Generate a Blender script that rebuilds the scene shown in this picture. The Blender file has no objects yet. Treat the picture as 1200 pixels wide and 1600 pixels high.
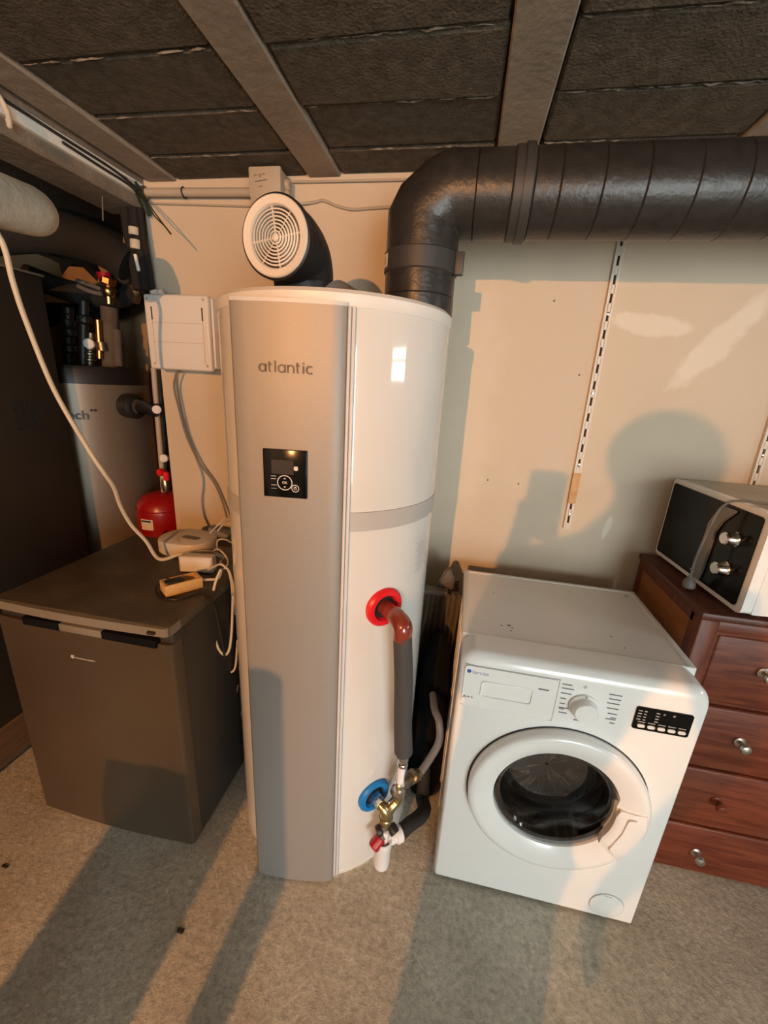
import bpy, bmesh, math, random
from mathutils import Vector, Matrix

S = bpy.context.scene
COL = S.collection
random.seed(7)
V = Vector

# ------------------------------------------------------------------ camera
FPX, CX, CY = 641.0, 600.0, 800.0
H = 1.507
R = ((0.98007753, 0.10923735, -0.16587718),
     (0.19062107, -0.28278011, 0.94005267),
     (0.0557821, -0.95294418, -0.29796938))      # world = R @ (right, down, forward)
cd = bpy.data.cameras.new('camera')
cam = bpy.data.objects.new('camera', cd)
COL.objects.link(cam)
cam.matrix_world = Matrix((
    (R[0][0], -R[0][1], -R[0][2], 0.0),
    (R[1][0], -R[1][1], -R[1][2], 0.0),
    (R[2][0], -R[2][1], -R[2][2], H),
    (0, 0, 0, 1)))
cd.sensor_fit = 'VERTICAL'
cd.sensor_height = 24.0
cd.lens = FPX / 1600 * 24.0
cd.clip_start = 0.01
cd.clip_end = 60
S.camera = cam

# ------------------------------------------------------------------ world, light, exposure
LAMP = V((-0.577, -2.5, 1.98))       # the warm bulb behind the photographer
BULB_W = 370.0
LAMP_AIM = V((-1.2, 1.6, 1.15))      # the lamp's reflector points at the left half of the wall
SKY = 16.5
w = bpy.data.worlds.new('daylight')
S.world = w
w.use_nodes = True
bg = w.node_tree.nodes['Background']
bg.inputs[0].default_value = (0.88, 0.98, 1.0, 1)
bg.inputs[1].default_value = SKY


def portal(name, loc, rot, sx, sy):
    ld = bpy.data.lights.new(name, 'AREA')
    ld.shape = 'RECTANGLE'
    ld.size, ld.size_y = sx, sy
    ld.cycles.is_portal = True
    o = bpy.data.objects.new(name, ld)
    COL.objects.link(o)
    o.location = loc
    o.rotation_euler = rot
    return o


S.view_settings.view_transform = 'Standard'
S.view_settings.look = 'None'
S.view_settings.exposure = 0.0
S.view_settings.gamma = 1.0
S.view_settings.use_curve_mapping = False
try:
    S.cycles.use_denoising = True
    S.cycles.max_bounces = 10
    S.cycles.diffuse_bounces = 6
    S.cycles.sample_clamp_indirect = 6.0
except Exception:
    pass

# room
WY = 1.6          # back wall plane
XL = -1.262       # left end of the back wall
XR = 2.7
YB = -4.2
CZ = 2.17
WIN = (-0.12, 0.80, 1.50, 1.86)    # window in the right wall: y0, y1, z0, z1
GAR = (-4.15, -3.25, 0.0, 2.0)        # open doorway added in the right wall, behind, for fill daylight: y0, y1, z0, z1
REAR = (1.2, 2.6, 0.0, 2.0)         # open doorway added in the rear wall for fill daylight: x0, x1, z0, z1
portal('window_daylight', (XR + 0.05, (WIN[0] + WIN[1]) / 2, (WIN[2] + WIN[3]) / 2), (0, math.pi / 2, 0), WIN[3] - WIN[2], WIN[1] - WIN[0])
portal('fill_doorway_daylight', (XR + 0.1, (GAR[0] + GAR[1]) / 2, (GAR[2] + GAR[3]) / 2), (0, math.pi / 2, 0), GAR[3] - GAR[2], GAR[1] - GAR[0])
portal('rear_fill_daylight', ((REAR[0] + REAR[1]) / 2, YB - 0.1, (REAR[2] + REAR[3]) / 2), (math.pi / 2, 0, 0), REAR[1] - REAR[0], REAR[3] - REAR[2])


# ------------------------------------------------------------------ materials
def mat(name, col, rough=0.5, metal=0.0, noise=None, bump=None, coat=0.0, spec=0.5, emit=None, alpha=None, trans=None, stretch=None):
    """noise = (scale, second colour, detail, lo, hi); bump = (scale, strength, distance)"""
    m = bpy.data.materials.new(name)
    m.use_nodes = True
    nt = m.node_tree
    b = nt.nodes['Principled BSDF']
    b.inputs['Base Color'].default_value = (*col, 1)
    b.inputs['Roughness'].default_value = rough
    b.inputs['Metallic'].default_value = metal
    b.inputs['Coat Weight'].default_value = coat
    b.inputs['Coat Roughness'].default_value = 0.06
    b.inputs['Specular IOR Level'].default_value = spec
    if trans:
        b.inputs['Transmission Weight'].default_value = trans
    if emit:
        b.inputs['Emission Color'].default_value = (*emit[0], 1)
        b.inputs['Emission Strength'].default_value = emit[1]
    vec = None
    if noise or bump:
        tc = nt.nodes.new('ShaderNodeTexCoord')
        vec = tc.outputs['Object']
        if stretch:
            mp = nt.nodes.new('ShaderNodeMapping')
            mp.inputs['Scale'].default_value = stretch
            nt.links.new(vec, mp.inputs['Vector'])
            vec = mp.outputs['Vector']
    if noise:
        n = nt.nodes.new('ShaderNodeTexNoise')
        n.inputs['Scale'].default_value = noise[0]
        n.inputs['Detail'].default_value = noise[2] if len(noise) > 2 else 4
        nt.links.new(vec, n.inputs['Vector'])
        cr = nt.nodes.new('ShaderNodeValToRGB')
        cr.color_ramp.elements[0].position = noise[3] if len(noise) > 3 else 0.35
        cr.color_ramp.elements[1].position = noise[4] if len(noise) > 4 else 0.65
        cr.color_ramp.elements[0].color = (*col, 1)
        cr.color_ramp.elements[1].color = (*noise[1], 1)
        nt.links.new(n.outputs['Fac'], cr.inputs['Fac'])
        nt.links.new(cr.outputs['Color'], b.inputs['Base Color'])
    if bump:
        n2 = nt.nodes.new('ShaderNodeTexNoise')
        n2.inputs['Scale'].default_value = bump[0]
        n2.inputs['Detail'].default_value = 6
        nt.links.new(vec, n2.inputs['Vector'])
        bp = nt.nodes.new('ShaderNodeBump')
        bp.inputs['Strength'].default_value = bump[1]
        bp.inputs['Distance'].default_value = bump[2] if len(bump) > 2 else 0.01
        nt.links.new(n2.outputs['Fac'], bp.inputs['Height'])
        nt.links.new(bp.outputs['Normal'], b.inputs['Normal'])
    return m


M = {}
M['block'] = mat('rough_concrete_block', (0.088, 0.075, 0.058), 0.95, noise=(38, (0.155, 0.135, 0.105), 10, 0.3, 0.75), bump=(130, 1.0, 0.006), spec=0.1)
M['joist'] = mat('smooth_concrete_joist', (0.30, 0.25, 0.195), 0.9, noise=(9, (0.36, 0.30, 0.235), 6), bump=(40, 0.3), spec=0.2)
M['mortar'] = mat('pale_mortar', (0.26, 0.23, 0.185), 0.95, noise=(45, (0.09, 0.078, 0.06), 6, 0.42, 0.6), bump=(90, 0.8))
M['slab'] = mat('dark_slab', (0.08, 0.07, 0.06), 0.95, noise=(10, (0.11, 0.10, 0.085)))
M['darkslab'] = mat('dark_brown_concrete', (0.07, 0.055, 0.042), 0.95, noise=(6, (0.10, 0.08, 0.06)), bump=(30, 0.5))  # dark brown concrete with slight tone variation
M['lintel'] = mat('brown_grey_lintel', (0.20, 0.16, 0.12), 0.9, noise=(8, (0.26, 0.21, 0.16)), bump=(40, 0.4))
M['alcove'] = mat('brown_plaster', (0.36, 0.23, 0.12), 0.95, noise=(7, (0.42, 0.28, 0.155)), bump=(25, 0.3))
M['plainwall'] = mat('cream_plaster_plain', (0.62, 0.56, 0.47), 0.85, noise=(3, (0.66, 0.60, 0.51)))
M['white'] = mat('glossy_white_enamel', (0.88, 0.87, 0.845), 0.22, coat=0.5)
M['heaterwhite'] = mat('white_lacquered_steel', (0.67, 0.675, 0.66), 0.06, coat=0.1, noise=(5, (0.69, 0.695, 0.68)))
M['whiteplastic'] = mat('white_plastic', (0.74, 0.73, 0.70), 0.38)
M['greyplastic'] = mat('pale_grey_plastic', (0.60, 0.61, 0.63), 0.4)
M['bandgrey'] = mat('grey_band', (0.46, 0.455, 0.44), 0.45)
M['silver'] = mat('silver_metallic_paint', (0.335, 0.325, 0.308), 0.50, 0.32, noise=(700, (0.30, 0.29, 0.275), 2, 0.3, 0.7))
M['lettergrey'] = mat('grey_lettering', (0.12, 0.10, 0.085), 0.5)
M['blackgloss'] = mat('gloss_black', (0.005, 0.005, 0.005), 0.16, spec=0.22)
M['handlegrey'] = mat('mid_grey_handle', (0.20, 0.195, 0.185), 0.45)
M['black'] = mat('black_plastic', (0.015, 0.014, 0.013), 0.45)
M['blackrubber'] = mat('black_foam', (0.022, 0.021, 0.020), 0.75, bump=(120, 0.2))
M['greyfoam'] = mat('dark_grey_foam_sleeve', (0.05, 0.05, 0.052), 0.8, bump=(150, 0.2))
M['display'] = mat('dark_display', (0.035, 0.028, 0.025), 0.25)
M['whiteprint'] = mat('white_print', (0.75, 0.74, 0.72), 0.5)
M['darkprint'] = mat('dark_print', (0.10, 0.10, 0.11), 0.6)
M['blueprint'] = mat('blue_print', (0.05, 0.10, 0.35), 0.5)
M['paleprint'] = mat('pale_blue_print', (0.32, 0.36, 0.50), 0.5)
M['labelgrey'] = mat('grey_label_print', (0.40, 0.40, 0.44), 0.5)
M['bottle'] = mat('dark_brown_glass', (0.03, 0.015, 0.009), 0.2)
M['duct'] = mat('dark_expanded_duct', (0.020, 0.0185, 0.017), 0.36, noise=(40, (0.028, 0.026, 0.024)), bump=(70, 0.3, 0.004))
M['ductstrap'] = mat('dark_grey_strap', (0.036, 0.035, 0.034), 0.5)
M['ventblack'] = mat('black_vent_elbow', (0.016, 0.017, 0.018), 0.45, bump=(60, 0.15))
M['grille'] = mat('cream_white_grille', (0.72, 0.66, 0.58), 0.45)
M['red'] = mat('bright_red_plastic', (0.72, 0.012, 0.022), 0.35)
M['blue'] = mat('bright_blue_plastic', (0.01, 0.20, 0.55), 0.35)
M['rustred'] = mat('wet_brown_red_pipe', (0.16, 0.025, 0.015), 0.16, noise=(25, (0.24, 0.05, 0.03)), coat=0.6)
M['darkred'] = mat('dark_red_cap', (0.35, 0.008, 0.02), 0.35)
M['chrome'] = mat('chrome', (0.75, 0.74, 0.72), 0.18, 1.0)
M['steel'] = mat('brushed_steel', (0.60, 0.56, 0.50), 0.3, 1.0)
M['brass'] = mat('brass', (0.62, 0.47, 0.22), 0.28, 1.0, noise=(30, (0.50, 0.42, 0.28)))
M['dullbrass'] = mat('dull_brass', (0.30, 0.25, 0.17), 0.4, 0.9, noise=(40, (0.20, 0.17, 0.12)))
M['pvc'] = mat('white_pvc', (0.78, 0.80, 0.83), 0.3)
M['hose'] = mat('grey_hose', (0.14, 0.14, 0.14), 0.5)
M['graphite'] = mat('graphite_door_film', (0.105, 0.078, 0.05), 0.36, 0.3, noise=(3, (0.09, 0.07, 0.048)))
M['fridgetop'] = mat('scuffed_worktop', (0.06, 0.049, 0.034), 0.5, noise=(9, (0.105, 0.088, 0.066), 8, 0.45, 0.8), bump=(60, 0.15))
M['fridgetrim'] = mat('greige_trim', (0.21, 0.185, 0.145), 0.45)
M['fridgeside'] = mat('dark_side_sheet', (0.035, 0.032, 0.027), 0.5)
M['routerwhite'] = mat('off_white_plastic', (0.62, 0.57, 0.50), 0.45)
M['bamboo'] = mat('pale_wood_shell', (0.72, 0.47, 0.20), 0.5, noise=(20, (0.62, 0.38, 0.14), 4), stretch=(1, 8, 8))
M['cable'] = mat('cream_cable', (0.60, 0.54, 0.42), 0.5)
M['greycable'] = mat('grey_cable', (0.16, 0.15, 0.13), 0.55)
M['green'] = mat('green_wire', (0.015, 0.032, 0.014), 0.5)
M['cabinet'] = mat('dark_brown_grey_sheet', (0.028, 0.023, 0.017), 0.6, noise=(5, (0.024, 0.02, 0.015)))
M['tank'] = mat('silver_grey_jacket', (0.24, 0.20, 0.155), 0.42, 0.4)
M['vessel'] = mat('red_vessel_paint', (0.32, 0.006, 0.008), 0.3)
M['paper'] = mat('white_paper', (0.78, 0.77, 0.76), 0.8)
M['plank'] = mat('brown_plank', (0.19, 0.105, 0.05), 0.7, noise=(6, (0.13, 0.07, 0.035)), stretch=(8, 1, 8))
M['conduit'] = mat('grey_beige_conduit', (0.45, 0.39, 0.31), 0.5)
M['jbox'] = mat('beige_box', (0.46, 0.39, 0.30), 0.55)
M['lagging'] = mat('dull_black_lagging', (0.011, 0.010, 0.009), 0.9, bump=(60, 0.3))
M['trunk'] = mat('white_trunking', (0.85, 0.85, 0.79), 0.5)
M['wrap'] = mat('off_white_wrap', (0.62, 0.58, 0.47), 0.8, noise=(12, (0.50, 0.46, 0.37)), bump=(40, 0.4))
M['rag'] = mat('grey_lagging', (0.12, 0.095, 0.07), 0.9, noise=(12, (0.075, 0.06, 0.045)), bump=(40, 0.6))
M['copper'] = mat('copper', (0.75, 0.36, 0.16), 0.3, 1.0)
M['tan'] = mat('tan_paint', (0.48, 0.25, 0.10), 0.7, noise=(30, (0.58, 0.36, 0.18)))
M['stdwhite'] = mat('cream_metal_rail', (0.68, 0.62, 0.53), 0.5)
M['dark'] = mat('dark_slot', (0.02, 0.017, 0.014), 0.8)
M['pleat'] = mat('grey_brown_pleated_film', (0.42, 0.35, 0.26), 0.4, noise=(8, (0.32, 0.265, 0.195)))
M['bag'] = mat('black_bag', (0.004, 0.004, 0.0045), 0.85, spec=0.15)
M['fold'] = mat('brown_wrapping', (0.135, 0.105, 0.078), 0.5, noise=(12, (0.10, 0.078, 0.058)))
M['mwtop'] = mat('dusty_white_top', (0.55, 0.50, 0.42), 0.5, noise=(7, (0.46, 0.41, 0.33)))
M['rubber'] = mat('dark_seal', (0.03, 0.03, 0.032), 0.5)
M['drum'] = mat('drum_steel', (0.42, 0.42, 0.42), 0.4, 0.7)
M['washtop'] = mat('washer_top_sheet', (0.83, 0.82, 0.80), 0.28, noise=(6, (0.86, 0.85, 0.83)), coat=0.3)


def wood(name, c1, c2, scale, direction, rough=0.42):
    m = bpy.data.materials.new(name)
    m.use_nodes = True
    nt = m.node_tree
    b = nt.nodes['Principled BSDF']
    b.inputs['Roughness'].default_value = rough
    tc = nt.nodes.new('ShaderNodeTexCoord')
    mp = nt.nodes.new('ShaderNodeMapping')
    mp.inputs['Scale'].default_value = direction
    nt.links.new(tc.outputs['Object'], mp.inputs['Vector'])
    n = nt.nodes.new('ShaderNodeTexNoise')
    n.inputs['Scale'].default_value = scale
    n.inputs['Detail'].default_value = 8
    n.inputs['Distortion'].default_value = 0.6
    nt.links.new(mp.outputs['Vector'], n.inputs['Vector'])
    cr = nt.nodes.new('ShaderNodeValToRGB')
    cr.color_ramp.elements[0].position = 0.35
    cr.color_ramp.elements[1].position = 0.68
    cr.color_ramp.elements[0].color = (*c1, 1)
    cr.color_ramp.elements[1].color = (*c2, 1)
    b.inputs['Specular IOR Level'].default_value = 0.35
    nt.links.new(n.outputs['Fac'], cr.inputs['Fac'])
    nt.links.new(cr.outputs['Color'], b.inputs['Base Color'])
    bp = nt.nodes.new('ShaderNodeBump')
    bp.inputs['Strength'].default_value = 0.15
    bp.inputs['Distance'].default_value = 0.003
    nt.links.new(n.outputs['Fac'], bp.inputs['Height'])
    nt.links.new(bp.outputs['Normal'], b.inputs['Normal'])
    return m


M['mahog'] = wood('mahogany_stain', (0.105, 0.022, 0.010), (0.20, 0.052, 0.022), 7, (1, 6, 9))
M['mahogv'] = wood('mahogany_stain_upright', (0.105, 0.022, 0.010), (0.19, 0.05, 0.022), 7, (9, 6, 1))
M['mahogtop'] = wood('dark_mahogany_top', (0.07, 0.018, 0.009), (0.12, 0.034, 0.016), 6, (9, 1, 6), 0.4)
M['orangewood'] = wood('orange_brown_side', (0.26, 0.085, 0.02), (0.34, 0.125, 0.032), 5, (6, 1.2, 6), 0.45)


def floor_mat():
    m = bpy.data.materials.new('worn_concrete_floor')
    m.use_nodes = True
    nt = m.node_tree
    L = nt.links
    b = nt.nodes['Principled BSDF']
    b.inputs['Roughness'].default_value = 0.85
    b.inputs['Specular IOR Level'].default_value = 0.25
    tc = nt.nodes.new('ShaderNodeTexCoord')

    def noise(scale, detail, rough=0.6):
        n = nt.nodes.new('ShaderNodeTexNoise')
        n.inputs['Scale'].default_value = scale
        n.inputs['Detail'].default_value = detail
        n.inputs['Roughness'].default_value = rough
        L.new(tc.outputs['Object'], n.inputs['Vector'])
        return n

    def ramp(src, p0, c0, p1, c1):
        r = nt.nodes.new('ShaderNodeValToRGB')
        r.color_ramp.elements[0].position = p0
        r.color_ramp.elements[1].position = p1
        r.color_ramp.elements[0].color = (*c0, 1)
        r.color_ramp.elements[1].color = (*c1, 1)
        L.new(src, r.inputs['Fac'])
        return r

    n1 = noise(4, 10, 0.68)
    r1 = ramp(n1.outputs['Fac'], 0.3, (0.45, 0.415, 0.34), 0.7, (0.70, 0.66, 0.56))
    n2 = noise(60, 6, 0.7)
    r2 = ramp(n2.outputs['Fac'], 0.3, (0.60, 0.60, 0.58), 0.68, (1.14, 1.13, 1.11))
    mx = nt.nodes.new('ShaderNodeMix')
    mx.data_type = 'RGBA'
    mx.blend_type = 'MULTIPLY'
    mx.inputs['Factor'].default_value = 1.0
    L.new(r1.outputs['Color'], mx.inputs[6])
    L.new(r2.outputs['Color'], mx.inputs[7])
    v = nt.nodes.new('ShaderNodeTexVoronoi')
    v.inputs['Scale'].default_value = 22
    L.new(tc.outputs['Object'], v.inputs['Vector'])
    r3 = ramp(v.outputs['Distance'], 0.05, (1, 1, 1), 0.10, (0, 0, 0))
    n4 = noise(3, 3)
    r4 = ramp(n4.outputs['Fac'], 0.55, (0, 0, 0), 0.62, (1, 1, 1))
    mul = nt.nodes.new('ShaderNodeMath')
    mul.operation = 'MULTIPLY'
    L.new(r3.outputs['Color'], mul.inputs[0])
    L.new(r4.outputs['Color'], mul.inputs[1])
    mx2 = nt.nodes.new('ShaderNodeMix')
    mx2.data_type = 'RGBA'
    L.new(mul.outputs[0], mx2.inputs['Factor'])
    L.new(mx.outputs[2], mx2.inputs[6])
    mx2.inputs[7].default_value = (0.45, 0.41, 0.36, 1)
    L.new(mx2.outputs[2], b.inputs['Base Color'])
    bp = nt.nodes.new('ShaderNodeBump')
    bp.inputs['Strength'].default_value = 0.8
    bp.inputs['Distance'].default_value = 0.008
    L.new(n2.outputs['Fac'], bp.inputs['Height'])
    L.new(bp.outputs['Normal'], b.inputs['Normal'])
    return m


def wall_mat():
    """cream emulsion with paler filler smears (they stay put, whatever the light)"""
    m = bpy.data.materials.new('cream_emulsion_wall')
    m.use_nodes = True
    nt = m.node_tree
    L = nt.links
    b = nt.nodes['Principled BSDF']
    b.inputs['Roughness'].default_value = 0.6
    b.inputs['Specular IOR Level'].default_value = 0.3
    tc = nt.nodes.new('ShaderNodeTexCoord')
    n = nt.nodes.new('ShaderNodeTexNoise')
    n.inputs['Scale'].default_value = 2.2
    n.inputs['Detail'].default_value = 5
    L.new(tc.outputs['Object'], n.inputs['Vector'])
    cr = nt.nodes.new('ShaderNodeValToRGB')
    cr.color_ramp.elements[0].position = 0.35
    cr.color_ramp.elements[1].position = 0.7
    cr.color_ramp.elements[0].color = (0.585, 0.49, 0.375, 1)
    cr.color_ramp.elements[1].color = (0.635, 0.542, 0.415, 1)
    L.new(n.outputs['Fac'], cr.inputs['Fac'])
    cur = cr.outputs['Color']
    sep = nt.nodes.new('ShaderNodeSeparateXYZ')
    n2 = nt.nodes.new('ShaderNodeTexNoise')
    n2.inputs['Scale'].default_value = 14
    n2.inputs['Detail'].default_value = 4
    L.new(tc.outputs['Object'], n2.inputs['Vector'])
    L.new(tc.outputs['Object'], sep.inputs[0])

    def math_(op, a, bb=None):
        q = nt.nodes.new('ShaderNodeMath')
        q.operation = op
        for i, x in enumerate((a, bb)):
            if x is None:
                continue
            if isinstance(x, (int, float)):
                q.inputs[i].default_value = x
            else:
                L.new(x, q.inputs[i])
        return q.outputs[0]

    def smear(cx, cz, ang, a, bb, colr, fac, edge=0.3):
        ca, sa = math.cos(ang), math.sin(ang)
        dx = math_('SUBTRACT', sep.outputs[0], cx)
        dz = math_('SUBTRACT', sep.outputs[2], cz)
        u = math_('ADD', math_('MULTIPLY', dx, ca / a), math_('MULTIPLY', dz, sa / a))
        v = math_('ADD', math_('MULTIPLY', dx, -sa / bb), math_('MULTIPLY', dz, ca / bb))
        d = math_('SQRT', math_('ADD', math_('MULTIPLY', u, u), math_('MULTIPLY', v, v)))
        d = math_('ADD', d, math_('MULTIPLY', math_('SUBTRACT', n2.outputs['Fac'], 0.5), 1.1))
        mr = nt.nodes.new('ShaderNodeMapRange')
        mr.inputs['From Min'].default_value = 1.0 - edge
        mr.inputs['From Max'].default_value = 1.0
        mr.inputs['To Min'].default_value = fac
        mr.inputs['To Max'].default_value = 0.0
        L.new(d, mr.inputs['Value'])
        mx = nt.nodes.new('ShaderNodeMix')
        mx.data_type = 'RGBA'
        L.new(mr.outputs[0], mx.inputs['Factor'])
        L.new(prev[0], mx.inputs[6])
        mx.inputs[7].default_value = (*colr, 1)
        prev[0] = mx.outputs[2]

    prev = [cur]
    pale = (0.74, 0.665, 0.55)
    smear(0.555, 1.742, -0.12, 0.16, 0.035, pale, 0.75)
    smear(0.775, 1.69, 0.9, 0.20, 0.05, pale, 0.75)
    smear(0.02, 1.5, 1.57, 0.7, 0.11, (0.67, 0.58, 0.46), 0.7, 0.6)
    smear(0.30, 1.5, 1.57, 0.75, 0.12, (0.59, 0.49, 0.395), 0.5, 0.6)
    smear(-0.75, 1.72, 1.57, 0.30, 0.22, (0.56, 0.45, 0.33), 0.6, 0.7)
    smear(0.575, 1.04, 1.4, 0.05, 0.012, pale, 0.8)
    L.new(prev[0], b.inputs['Base Color'])
    bp = nt.nodes.new('ShaderNodeBump')
    bp.inputs['Strength'].default_value = 0.12
    bp.inputs['Distance'].default_value = 0.004
    L.new(n2.outputs['Fac'], bp.inputs['Height'])
    L.new(bp.outputs['Normal'], b.inputs['Normal'])
    return m


M['floor'] = floor_mat()
M['wall'] = wall_mat()
M['glass'] = mat('washer_door_glass', (0.80, 0.81, 0.82), 0.03, trans=1.0)


# ------------------------------------------------------------------ helpers
def ray(px, py):
    c = ((px - CX), (py - CY), FPX)
    return V([sum(R[i][j] * c[j] for j in range(3)) for i in range(3)])


def at(px, py, y):
    """point of the photograph's ray at depth y (a real distance measured from the scene)"""
    d = ray(px, py)
    return V((0, 0, H)) + d * (y / d.y)


def atz(px, py, z):
    d = ray(px, py)
    return V((0, 0, H)) + d * ((z - H) / d.z)


def nb():
    return bmesh.new()


def box(bm, x0, x1, y0, y1, z0, z1, bev=0.0, seg=2, mtx=None):
    vs = [bm.verts.new((x, y, z)) for x in (x0, x1) for y in (y0, y1) for z in (z0, z1)]
    fs = []
    for q in ((0, 1, 3, 2), (4, 6, 7, 5), (0, 4, 5, 1), (2, 3, 7, 6), (0, 2, 6, 4), (1, 5, 7, 3)):
        fs.append(bm.faces.new([vs[i] for i in q]))
    allv = vs
    if bev > 0:
        es = list({e for f in fs for e in f.edges})
        r = bmesh.ops.bevel(bm, geom=es, offset=bev, segments=seg, profile=0.5, affect='EDGES')
        allv = list({v for v in r['verts']} | {v for v in vs if v.is_valid})
    if mtx is not None:
        for v in allv:
            v.co = mtx @ v.co
    return allv


def frame_for(d):
    d = V(d).normalized()
    up = V((0, 0, 1)) if abs(d.z) < 0.9 else V((1, 0, 0))
    a = d.cross(up).normalized()
    b = d.cross(a).normalized()
    return a, b


def cyl(bm, p0, p1, r0, r1=None, n=20, caps=True):
    p0, p1 = V(p0), V(p1)
    r1 = r0 if r1 is None else r1
    a, b = frame_for(p1 - p0)
    rings = []
    for p, r in ((p0, r0), (p1, r1)):
        rings.append([bm.verts.new(p + a * (r * math.cos(2 * math.pi * i / n)) + b * (r * math.sin(2 * math.pi * i / n))) for i in range(n)])
    for i in range(n):
        j = (i + 1) % n
        bm.faces.new((rings[0][i], rings[0][j], rings[1][j], rings[1][i]))
    if caps:
        bm.faces.new(rings[0][::-1])
        bm.faces.new(rings[1])


def lathe(bm, prof, p, axis=(0, 0, 1), n=32, cap0=True, cap1=True):
    """prof = [(radius, height along axis)]"""
    p = V(p)
    ax = V(axis).normalized()
    a, b = frame_for(ax)
    rings = []
    for r, h in prof:
        rings.append([bm.verts.new(p + ax * h + a * (r * math.cos(2 * math.pi * i / n)) + b * (r * math.sin(2 * math.pi * i / n))) for i in range(n)])
    for k in range(len(rings) - 1):
        for i in range(n):
            j = (i + 1) % n
            bm.faces.new((rings[k][i], rings[k][j], rings[k + 1][j], rings[k + 1][i]))
    if cap0:
        bm.faces.new(rings[0][::-1])
    if cap1:
        bm.faces.new(rings[-1])


def catmull(pts, k=8):
    pts = [V(p) for p in pts]
    if len(pts) < 3:
        return pts
    out = []
    P = [pts[0] * 2 - pts[1]] + pts + [pts[-1] * 2 - pts[-2]]
    for i in range(1, len(P) - 2):
        for s in range(k):
            t = s / k
            a, b, c, d = P[i - 1], P[i], P[i + 1], P[i + 2]
            out.append(0.5 * ((2 * b) + (c - a) * t + (2 * a - 5 * b + 4 * c - d) * t * t + (3 * b - a - 3 * c + d) * t ** 3))
    out.append(pts[-1])
    return out


def tube(bm, pts, r, n=10, smooth=True, k=8, caps=True):
    """r: one radius, or one per given point"""
    rr = r if isinstance(r, (list, tuple)) else [r] * len(pts)
    path = catmull(pts, k) if smooth else [V(p) for p in pts]
    m = len(path)

    def rad(i):
        t = i / (m - 1) * (len(rr) - 1)
        q = min(int(t), len(rr) - 2)
        return rr[q] + (rr[q + 1] - rr[q]) * (t - q)
    tang = []
    for i in range(m):
        t = (path[min(i + 1, m - 1)] - path[max(i - 1, 0)])
        tang.append(t.normalized() if t.length > 1e-9 else V((0, 0, 1)))
    a, b = frame_for(tang[0])
    rings = []
    for i in range(m):
        if i:
            a = (a - tang[i] * a.dot(tang[i]))
            a = a.normalized() if a.length > 1e-6 else frame_for(tang[i])[0]
        b = tang[i].cross(a).normalized()
        q = rad(i)
        rings.append([bm.verts.new(path[i] + a * (q * math.cos(2 * math.pi * j / n)) + b * (q * math.sin(2 * math.pi * j / n))) for j in range(n)])
    for i in range(m - 1):
        for j in range(n):
            jj = (j + 1) % n
            bm.faces.new((rings[i][j], rings[i][jj], rings[i + 1][jj], rings[i + 1][j]))
    if caps:
        bm.faces.new(rings[0][::-1])
        bm.faces.new(rings[-1])


def prism(bm, poly, lo, hi, axis='z'):
    """extrude a polygon along an axis: 'z' poly=(x,y); 'y' poly=(x,z); 'x' poly=(y,z)"""
    def mk(u, v, h):
        return {'z': (u, v, h), 'y': (u, h, v), 'x': (h, u, v)}[axis]
    A = [bm.verts.new(mk(u, v, lo)) for u, v in poly]
    B = [bm.verts.new(mk(u, v, hi)) for u, v in poly]
    n = len(poly)
    for i in range(n):
        j = (i + 1) % n
        bm.faces.new((A[i], A[j], B[j], B[i]))
    bm.faces.new(A[::-1])
    bm.faces.new(B)


def sphere(bm, c, r, sx=1, sy=1, sz=1, u=16, v=10):
    mt = Matrix.Translation(V(c)) @ Matrix.Diagonal((r * sx, r * sy, r * sz, 1))
    bmesh.ops.create_uvsphere(bm, u_segments=u, v_segments=v, radius=1, matrix=mt)


def torus(bm, c, axis, Rr, r, n=32, m=10):
    c = V(c)
    a, b = frame_for(axis)
    ax = V(axis).normalized()
    rings = []
    for i in range(n):
        t = 2 * math.pi * i / n
        d = a * math.cos(t) + b * math.sin(t)
        rings.append([bm.verts.new(c + d * (Rr + r * math.cos(2 * math.pi * j / m)) + ax * (r * math.sin(2 * math.pi * j / m))) for j in range(m)])
    for i in range(n):
        for j in range(m):
            bm.faces.new((rings[i][j], rings[(i + 1) % n][j], rings[(i + 1) % n][(j + 1) % m], rings[i][(j + 1) % m]))


def rrect(x0, x1, z0, z1, r, n=5):
    out = []
    for cx, cz, a0 in ((x1 - r, z1 - r, 0), (x0 + r, z1 - r, 90), (x0 + r, z0 + r, 180), (x1 - r, z0 + r, 270)):
        for i in range(n + 1):
            a = math.radians(a0 + 90 * i / n)
            out.append((cx + r * math.cos(a), cz + r * math.sin(a)))
    return out


WM = {}      # world matrix of every thing and part, kept by name


def obj(name, bm, m, parent=None, local=False, smooth=35):
    me = bpy.data.meshes.new(name)
    bmesh.ops.recalc_face_normals(bm, faces=bm.faces[:])
    bm.to_mesh(me)
    bm.free()
    ms = m if isinstance(m, (list, tuple)) else [m]
    for x in ms:
        me.materials.append(M[x] if isinstance(x, str) else x)
    if smooth:
        for p in me.polygons:
            p.use_smooth = True
        me.set_sharp_from_angle(angle=math.radians(smooth))
    o = bpy.data.objects.new(name, me)
    COL.objects.link(o)
    if parent is not None:
        o.parent = parent
        wm = WM[parent.name]
        WM[o.name] = wm
        if not local:
            me.transform(wm.inverted())
    else:
        WM[o.name] = Matrix.Identity(4)
    return o


def tag(o, label, cat, group=None):
    o['label'] = label
    o['category'] = cat
    if group:
        o['group'] = group
    return o


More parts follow.
